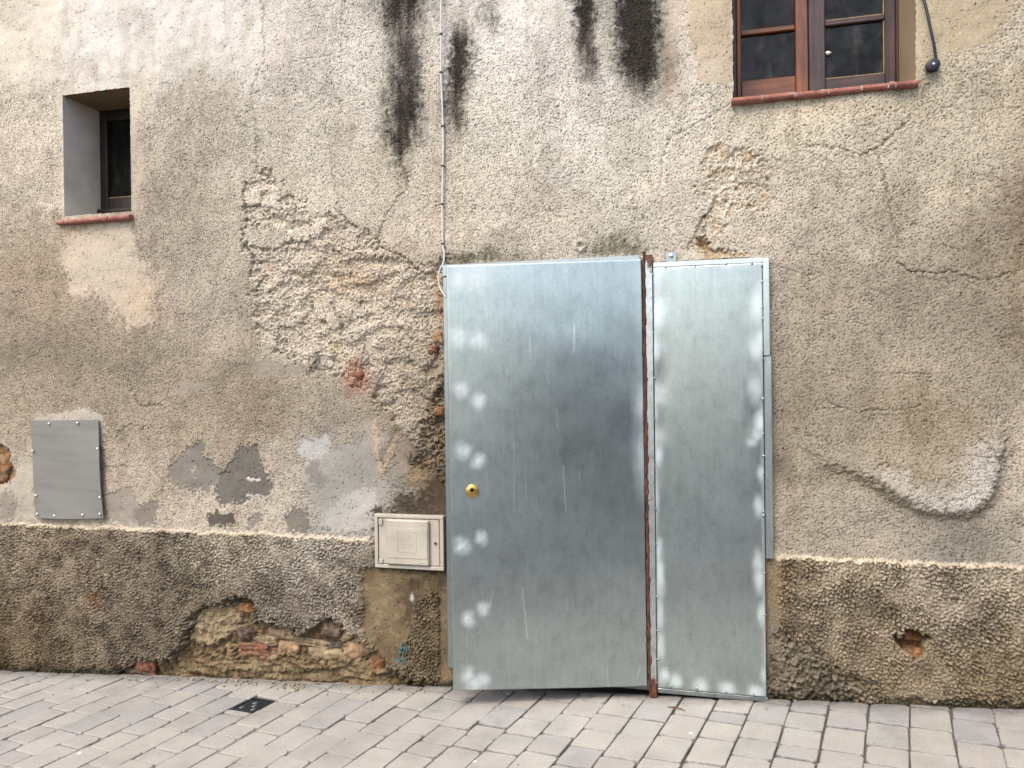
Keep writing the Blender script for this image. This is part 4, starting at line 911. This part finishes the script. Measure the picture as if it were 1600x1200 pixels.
# ------------------------------------------------------------------ bolted cover plate on the left
YC = -.018
c4 = [S(55.5, 809, YC), S(161, 810, YC), S(153.5, 656, YC), (S(47, 657, YC))]
cp = empty('cover_plate', (c4[0][0], 0, c4[0][2])); tag(cp, 'grey rectangular cover plate held by ten bolts on the left of the wall', 'cover plate')
o0 = np.array([c4[0][0], 0, c4[0][2]]); nx_, nz_ = 30, 44; V_ = []
for yb in (0, .006):
    for j in range(nz_+1):
        for i in range(nx_+1):
            a, b = i/nx_, j/nz_; p = (1-b)*((1-a)*c4[0]+a*c4[1])+b*((1-a)*c4[3]+a*c4[2])
            bow = -.006*math.sin(math.pi*a)*(1-b)**6-.004*b*(1-b)*a-.0015*math.sin(a*5+b*7)-.007*sm_(.75, 1, a)*math.sin(math.pi*b)
            V_.append(p-o0+np.array([0, bow+yb, -.004*math.sin(math.pi*a)*(1-b)**8]))
n1_ = (nx_+1)*(nz_+1); F_ = []
for j in range(nz_):
    for i in range(nx_):
        a = j*(nx_+1)+i; F_ += [(a, a+1, a+nx_+2, a+nx_+1), (n1_+a, n1_+a+nx_+1, n1_+a+nx_+2, n1_+a+1)]
rim = [i for i in range(nx_+1)]+[j*(nx_+1)+nx_ for j in range(1, nz_+1)]+[nz_*(nx_+1)+i for i in range(nx_-1, -1, -1)]+[j*(nx_+1) for j in range(nz_-1, 0, -1)]
for a, b in zip(rim, rim[1:]+rim[:1]): F_.append((b, a, n1_+a, n1_+b))
mesh('plate', V_, F_, M_PLATE, cp)
for u, v in ((77.5,662),(122,661),(52,704.5),(153,701),(57,774),(157,777),(59,803),(86,806),(130,804.5),(157,803)):
    p = S(u, v, YC)-o0; MB().lathe([(.0075, -.002), (.0075, .001), (.0062, .004), (.0035, .006), (.001, .0066)], (p[0], YC-.004, p[2]), (0, -1, 0), 12).build('bolt', M_BOLT, cp, True)

# ------------------------------------------------------------------ cables
def spline(pts, n=8):
    p = [np.array(q, float) for q in pts]; p = [2*p[0]-p[1]]+p+[2*p[-1]-p[-2]]; out = []
    for i in range(1, len(p)-2):
        for k in range(n):
            t = k/n; out.append(.5*((2*p[i])+(-p[i-1]+p[i+1])*t+(2*p[i-1]-5*p[i]+4*p[i+1]-p[i+2])*t*t+(-p[i-1]+3*p[i]-3*p[i+1]+p[i+2])*t**3))
    return out+[p[-2]]
def yoff(u, v): return -.012
path = [S(u, v, y) for u, v, y in ((693,-70,-.012),(690,-20,-.012),(689,20,-.013),(689,53,-.012),(689,113,-.013),(691,160,-.014),(692.5,215,-.013),(692,259,-.013),(691,319,-.013),(692,381,-.014),(694,395,-.018),(693,410,-.022),(688,420,-.026),(685,433,-.026),(687,448,-.028),(692,457,-.030),(697,464,-.035))]
base = Vector(path[-1]); wc = empty('white_cable', base); tag(wc, 'thin white cable clipped down the wall to the door head', 'cable')
MB().tube([Vector(p)-base for p in spline(path, 5)], .0044, 8).build('cable_run', M_CABLE, wc, True)
for u, v in ((689,53),(689,113),(692,197),(692,259),(691,319),(692,381)):
    p = S(u, v, -.013); q = Vector(p)-base; m = MB(); m.box(q.x-.008, q.x+.006, q.y-.007, q.y+.012, q.z-.004, q.z+.004, .0015); m.build('cable_clip', M_CLIP, wc)
path = [S(u, v, y) for u, v, y in ((1432,-50,-.02),(1441,-10,-.022),(1447,12,-.03),(1453,40,-.034),(1459,68,-.034),(1462,88,-.03),(1463,100,-.024),(1462,112,-.022),(1455,117,-.022),(1446,122,-.022),(1437,127,-.024))]
base = Vector(path[-1]); bc = empty('black_cable', base); tag(bc, 'black cable hanging from above and tied round a round knob beside the upper window', 'cable')
MB().tube([Vector(p)-base for p in spline(path[:8], 6)], .0058, 8).build('cable_run', M_BCABLE, bc, True)
MB().tube([Vector(p)-base for p in spline(path[7:], 6)], .0040, 6).build('cable_end', simple('grey_wire', (.14, .13, .11), .6), bc, True)
c = Vector(S(1456, 104, -.012))-base
kn = MB().lathe([(.016, -.012), (.026, .0), (.027, .006), (.020, .010), (.020, .014), (.026, .018), (.026, .024), (.018, .028)], c, (0, -1, 0), 20).build('knob', M_BCABLE, bc, True)
MB().lathe([(.0055, .027), (.0055, .030), (.003, .032)], c, (0, -1, 0), 10).build('screw_head', M_BOLT, kn, True)

# ------------------------------------------------------------------ the street
PH = math.radians(12.68); ex = np.array([math.sin(PH), math.cos(PH)]); en = np.array([math.cos(PH), -math.sin(PH)])   # along and across the courses
SW = .1495; OFF = .633
ground = MB(); gx = [-60, -8, 5, 60]; gy = [-60, -5.2, .02, 60]
# far ground at street level, joint bed under the pavers
M_ASPH = simple('asphalt', (.115, .115, .115), .9, 0, .25, 40, .5, .25, 160)  # asphalt added out of view to darken the steel's lower reflection
m = MB(); m.add([(x, y_, gz(x)-.12) for y_ in (-60, .3) for x in (-60, 60)], [(0, 1, 3, 2)]); street = m.build('added_road', M_ASPH, None); tag(street, kind='structure')
kerb = MB()
for k in range(-8, 6): kerb.add([(k*1.0+.004+dx_*.992, -1.3+dy_*.14, gz(k*1.0+dx_)+dz_) for dx_ in (0, 1) for dy_ in (-1, 0) for dz_ in (-.2, .0)], [(0, 1, 3, 2), (4, 6, 7, 5), (0, 4, 5, 1), (2, 3, 7, 6), (0, 2, 6, 4), (1, 5, 7, 3)])
kerb = kerb.build('kerb', M_STREET, None); tag(kerb, kind='structure')
bxs = np.arange(-8, 5, .03); bys = np.arange(-1.295, .031, .03); A, B_ = np.meshgrid(bxs, bys)
bedz = gz(A)-.0062+np.clip(.0008*nzfield(61, A, B_, 9)+.0006*nzfield(62, A, B_, 30), -.003, .0016)-.0045*sm_(-2.2, .0, A)
cv_ = np.mean([G(u, v)[:2] for u, v in ((384,1088),(412,1091),(382,1109),(356,1106))], 0); bedz = bedz-.03*(np.hypot(A-cv_[0], B_-cv_[1]) < .10)
i = np.arange(A.size).reshape(A.shape); F_ = np.stack([i[:-1, :-1], i[:-1, 1:], i[1:, 1:], i[1:, :-1]], -1).reshape(-1, 4)
pave = mesh('pavement', np.stack([A, B_, bedz], -1).reshape(-1, 3), F_, M_SAND, None, None, True); tag(pave, kind='structure')
def clip(poly, f):
    out = []
    for a, b in zip(poly, poly[1:]+poly[:1]):
        fa, fb = f(a), f(b)
        if fa <= 0: out.append(a)
        if fa*fb < 0: t = fa/(fa-fb); out.append((a[0]+t*(b[0]-a[0]), a[1]+t*(b[1]-a[1])))
    return out
def paver_mesh(poly, rs, lvl):
    """tumbled paver: chamfered corners, worn rounded edges"""
    pts = []; n = len(poly)
    for i in range(n):
        p0, p1, p2 = np.array(poly[i-1]), np.array(poly[i]), np.array(poly[(i+1) % n])
        l0, l2 = np.linalg.norm(p0-p1), np.linalg.norm(p2-p1)
        if l0 < .012 or l2 < .012: pts.append(p1); continue
        cth = rs.uniform(.005, .016); pts += [p1+(p0-p1)/l0*min(cth, l0*.4), p1+(p2-p1)/l2*min(cth, l2*.4)]
    pts = np.array(pts)+rs.randn(len(pts), 2)*.0014; c = pts.mean(0); tx, ty = rs.randn(2)*.009
    def ring(k, dz):
        d = pts-c; L = np.linalg.norm(d, axis=1, keepdims=True); q = c+d*(1-k/np.maximum(L, .02))
        return [(x, y_, gz(x)+lvl+dz+tx*(x-c[0])+ty*(y_-c[1])) for x, y_ in q]
    V_ = ring(0, -.05)+ring(0, -.0045)+ring(.0022, -.0014)+ring(.006, -.0003)+ring(.017, 0); k = len(pts); F_ = []
    for r_ in range(4):
        for j in range(k): F_.append((r_*k+j, r_*k+(j+1) % k, (r_+1)*k+(j+1) % k, (r_+1)*k+j))
    F_.append(tuple(range(4*k, 5*k)))
    return V_, F_, c, [1.]*(2*k)+[.95]*k+[.62]*k+[0.]*k
rs = np.random.RandomState(77); farp = MB(); seen = 0
cov = np.mean([G(u, v)[:2] for u, v in ((384,1088),(412,1091),(382,1109),(356,1106))], 0); cn, ce = cov@en, cov@ex; ck = math.floor((cn-OFF)/SW)
COVER = None
for k in range(-46, 30):
    n0 = OFF+k*SW; s = -3.0-rs.uniform(0, .2)
    seq = []
    while s < 2.2:
        L = rs.choice([.105, .155, .205, .205], p=[.22, .33, .30, .15]); seq.append((s, s+L)); s += L
    if k == ck:
        seq2 = []
        for a, b in seq:
            if a < ce+.075 and b > ce-.075:
                if a < ce-.09: seq2.append((a, ce-.078))
                if b > ce+.09: seq2.append((ce+.078, b))
            else: seq2.append((a, b))
        seq = seq2; COVER = (n0, n0+SW, ce-.076, ce+.076)
    for a, b in seq:
        g = rs.uniform(.0010, .0034); jn = rs.normal(0, .0016)
        q = [en*x+ex*y_ for x, y_ in ((n0+g+jn, a+g), (n0+SW-g+jn, a+g+rs.normal(0, .002)), (n0+SW-g+jn, b-g), (n0+g+jn, b-g+rs.normal(0, .002)))]
        q = [tuple(p) for p in q]
        if max(p[0] for p in q) < -7.8 or min(p[0] for p in q) > 4.8 or max(p[1] for p in q) < -1.3: continue
        q = clip(clip(q, lambda p: p[1]+.006), lambda p: -1.296-p[1])
        if len(q) < 3: continue
        ar = .5*abs(sum(q[i][0]*q[(i+1) % len(q)][1]-q[(i+1) % len(q)][0]*q[i][1] for i in range(len(q))))
        if ar < .0012: continue
        V_, F_, c, dirt = paver_mesh(q, rs, rs.normal(0, .0016))
        uu, vv = proj(c[0], c[1], gz(c[0]))
        vis = any(-15 < proj(p[0], p[1], gz(p[0]))[0] < 1615 and proj(p[0], p[1], gz(p[0]))[1] < 1215 and p[1] > -1.3 for p in q)
        if vis and seen < 300:
            seen += 1; o = mesh('paver', [(x-c[0], y_-c[1], z_-gz(c[0])) for x, y_, z_ in V_], F_, M_PAVER, pave, {'Dirt': np.array(dirt)}); o.location = (c[0], c[1], gz(c[0]))
        else: farp.add(V_, F_)
o = farp.build('outer_pavers', M_PAVERF, pave); tag(o, kind='stuff')
print('pavers in view', seen)
# little iron box cover let into the paving
n0, n1, e0, e1 = COVER
cc = en*((n0+n1)/2)+ex*((e0+e1)/2)
ic = empty('iron_cover', (cc[0], cc[1], gz(cc[0]))); ic.rotation_euler = (0, -math.atan(GS), -PH)
tag(ic, 'small dark iron utility cover let into the paving near the wall', 'utility cover')
hw, hl = (n1-n0)/2-.006, (e1-e0)/2-.004
m = MB()
for (x0, x1, y0, y1) in ((-hw, hw, -hl, -hl+.008), (-hw, hw, hl-.008, hl), (-hw, -hw+.008, -hl+.0085, hl-.0085), (hw-.008, hw, -hl+.0085, hl-.0085)): m.box(x0, x1, y0, y1, -.04, -.001, .001)
m.build('rim', M_IRON, ic)
MB().box(-hw+.0095, hw-.0095, -hl+.0095, hl-.022, -.04, -.0045, .001).build('lid', M_IRON, ic)
for i in range(4):
    for j in range(3):
        if (i, j) == (1, 1): continue
        MB().box(-.042+i*.024, -.026+i*.024, -.048+j*.03, -.028+j*.03, -.0046, -.0022, .0006).build('lid_stud', M_BOLT if (i+j) % 3 == 0 else M_IRON, ic)
# unseen wall added across the street, behind the viewer, to darken the steel's reflection
yw = empty('added_wall', (4.2, -7.3, gz(4.2))); tag(yw, 'plain brown wall added unseen behind the viewer, to be mirrored dark in the steel', 'wall')
M_ADDEDWALL = simple('added_wall_render', lin((98, 90, 80), ALB), .95, 0, .15, 4, .4, .2)
m = MB(); m.box(-3.6, 5.5, -.15, .15, -.6, 2.1, .02); m.build('wall_body', M_ADDEDWALL, yw)
MB().box(-3.65, 5.55, -.20, .20, 2.102, 2.17, .015).build('coping', M_MORTAR, yw)
# twigs and grit lying about
tw = S(0, 0)
g = G(1056, 1108); t = empty('twig', g); tag(t, 'small dry brown twig lying on the paving in front of the side panel', 'twig')
MB().tube([(-.035, .002, .006), (-.01, 0, .008), (.02, -.006, .007), (.04, -.018, .005)], [.002, .003, .0026, .0012], 6).build('stem', M_WOODL, t, True)
MB().tube([(.0, .0, .008), (-.01, -.012, .009), (-.012, -.024, .006)], [.0024, .0018, .001], 6).build('side_shoot', M_WOODL, t, True)

# crumbs of render and grit gathered at the foot of the wall
rs = np.random.RandomState(5); Vc_, Fc_ = [], []
for i in range(150):
    x = rs.choice([rs.uniform(-3.7, 1.2), rs.normal(-2.2, .35)]); y_ = -.035-abs(rs.normal(0, .05)); r = rs.uniform(.0016, .0052)*(1.35 if abs(x+2.2) < .5 else 1)
    if -1.15 < x < .25: y_ -= .02
    p = rs.normal(0, 1, (8, 3)); base_ = np.array([(sx, sy_, sz) for sx in (-1, 1) for sy_ in (-1, 1) for sz in (-1, 1)])*.75+p*.18
    b0 = len(Vc_); Vc_ += [tuple(np.array([x, y_, gz(x)+r*.8])+q*r) for q in base_]; Fc_ += [tuple(j+b0 for j in f) for f in ((0, 1, 3, 2), (4, 6, 7, 5), (0, 4, 5, 1), (2, 3, 7, 6), (0, 2, 6, 4), (1, 5, 7, 3))]
cr = mesh('plaster_crumbs', Vc_, Fc_, simple('crumb', lin((170, 156, 132), ALB), .95, 0, .3, 60, .2), None); tag(cr, 'crumbs of render and grit along the foot of the wall', 'debris', None, 'stuff')
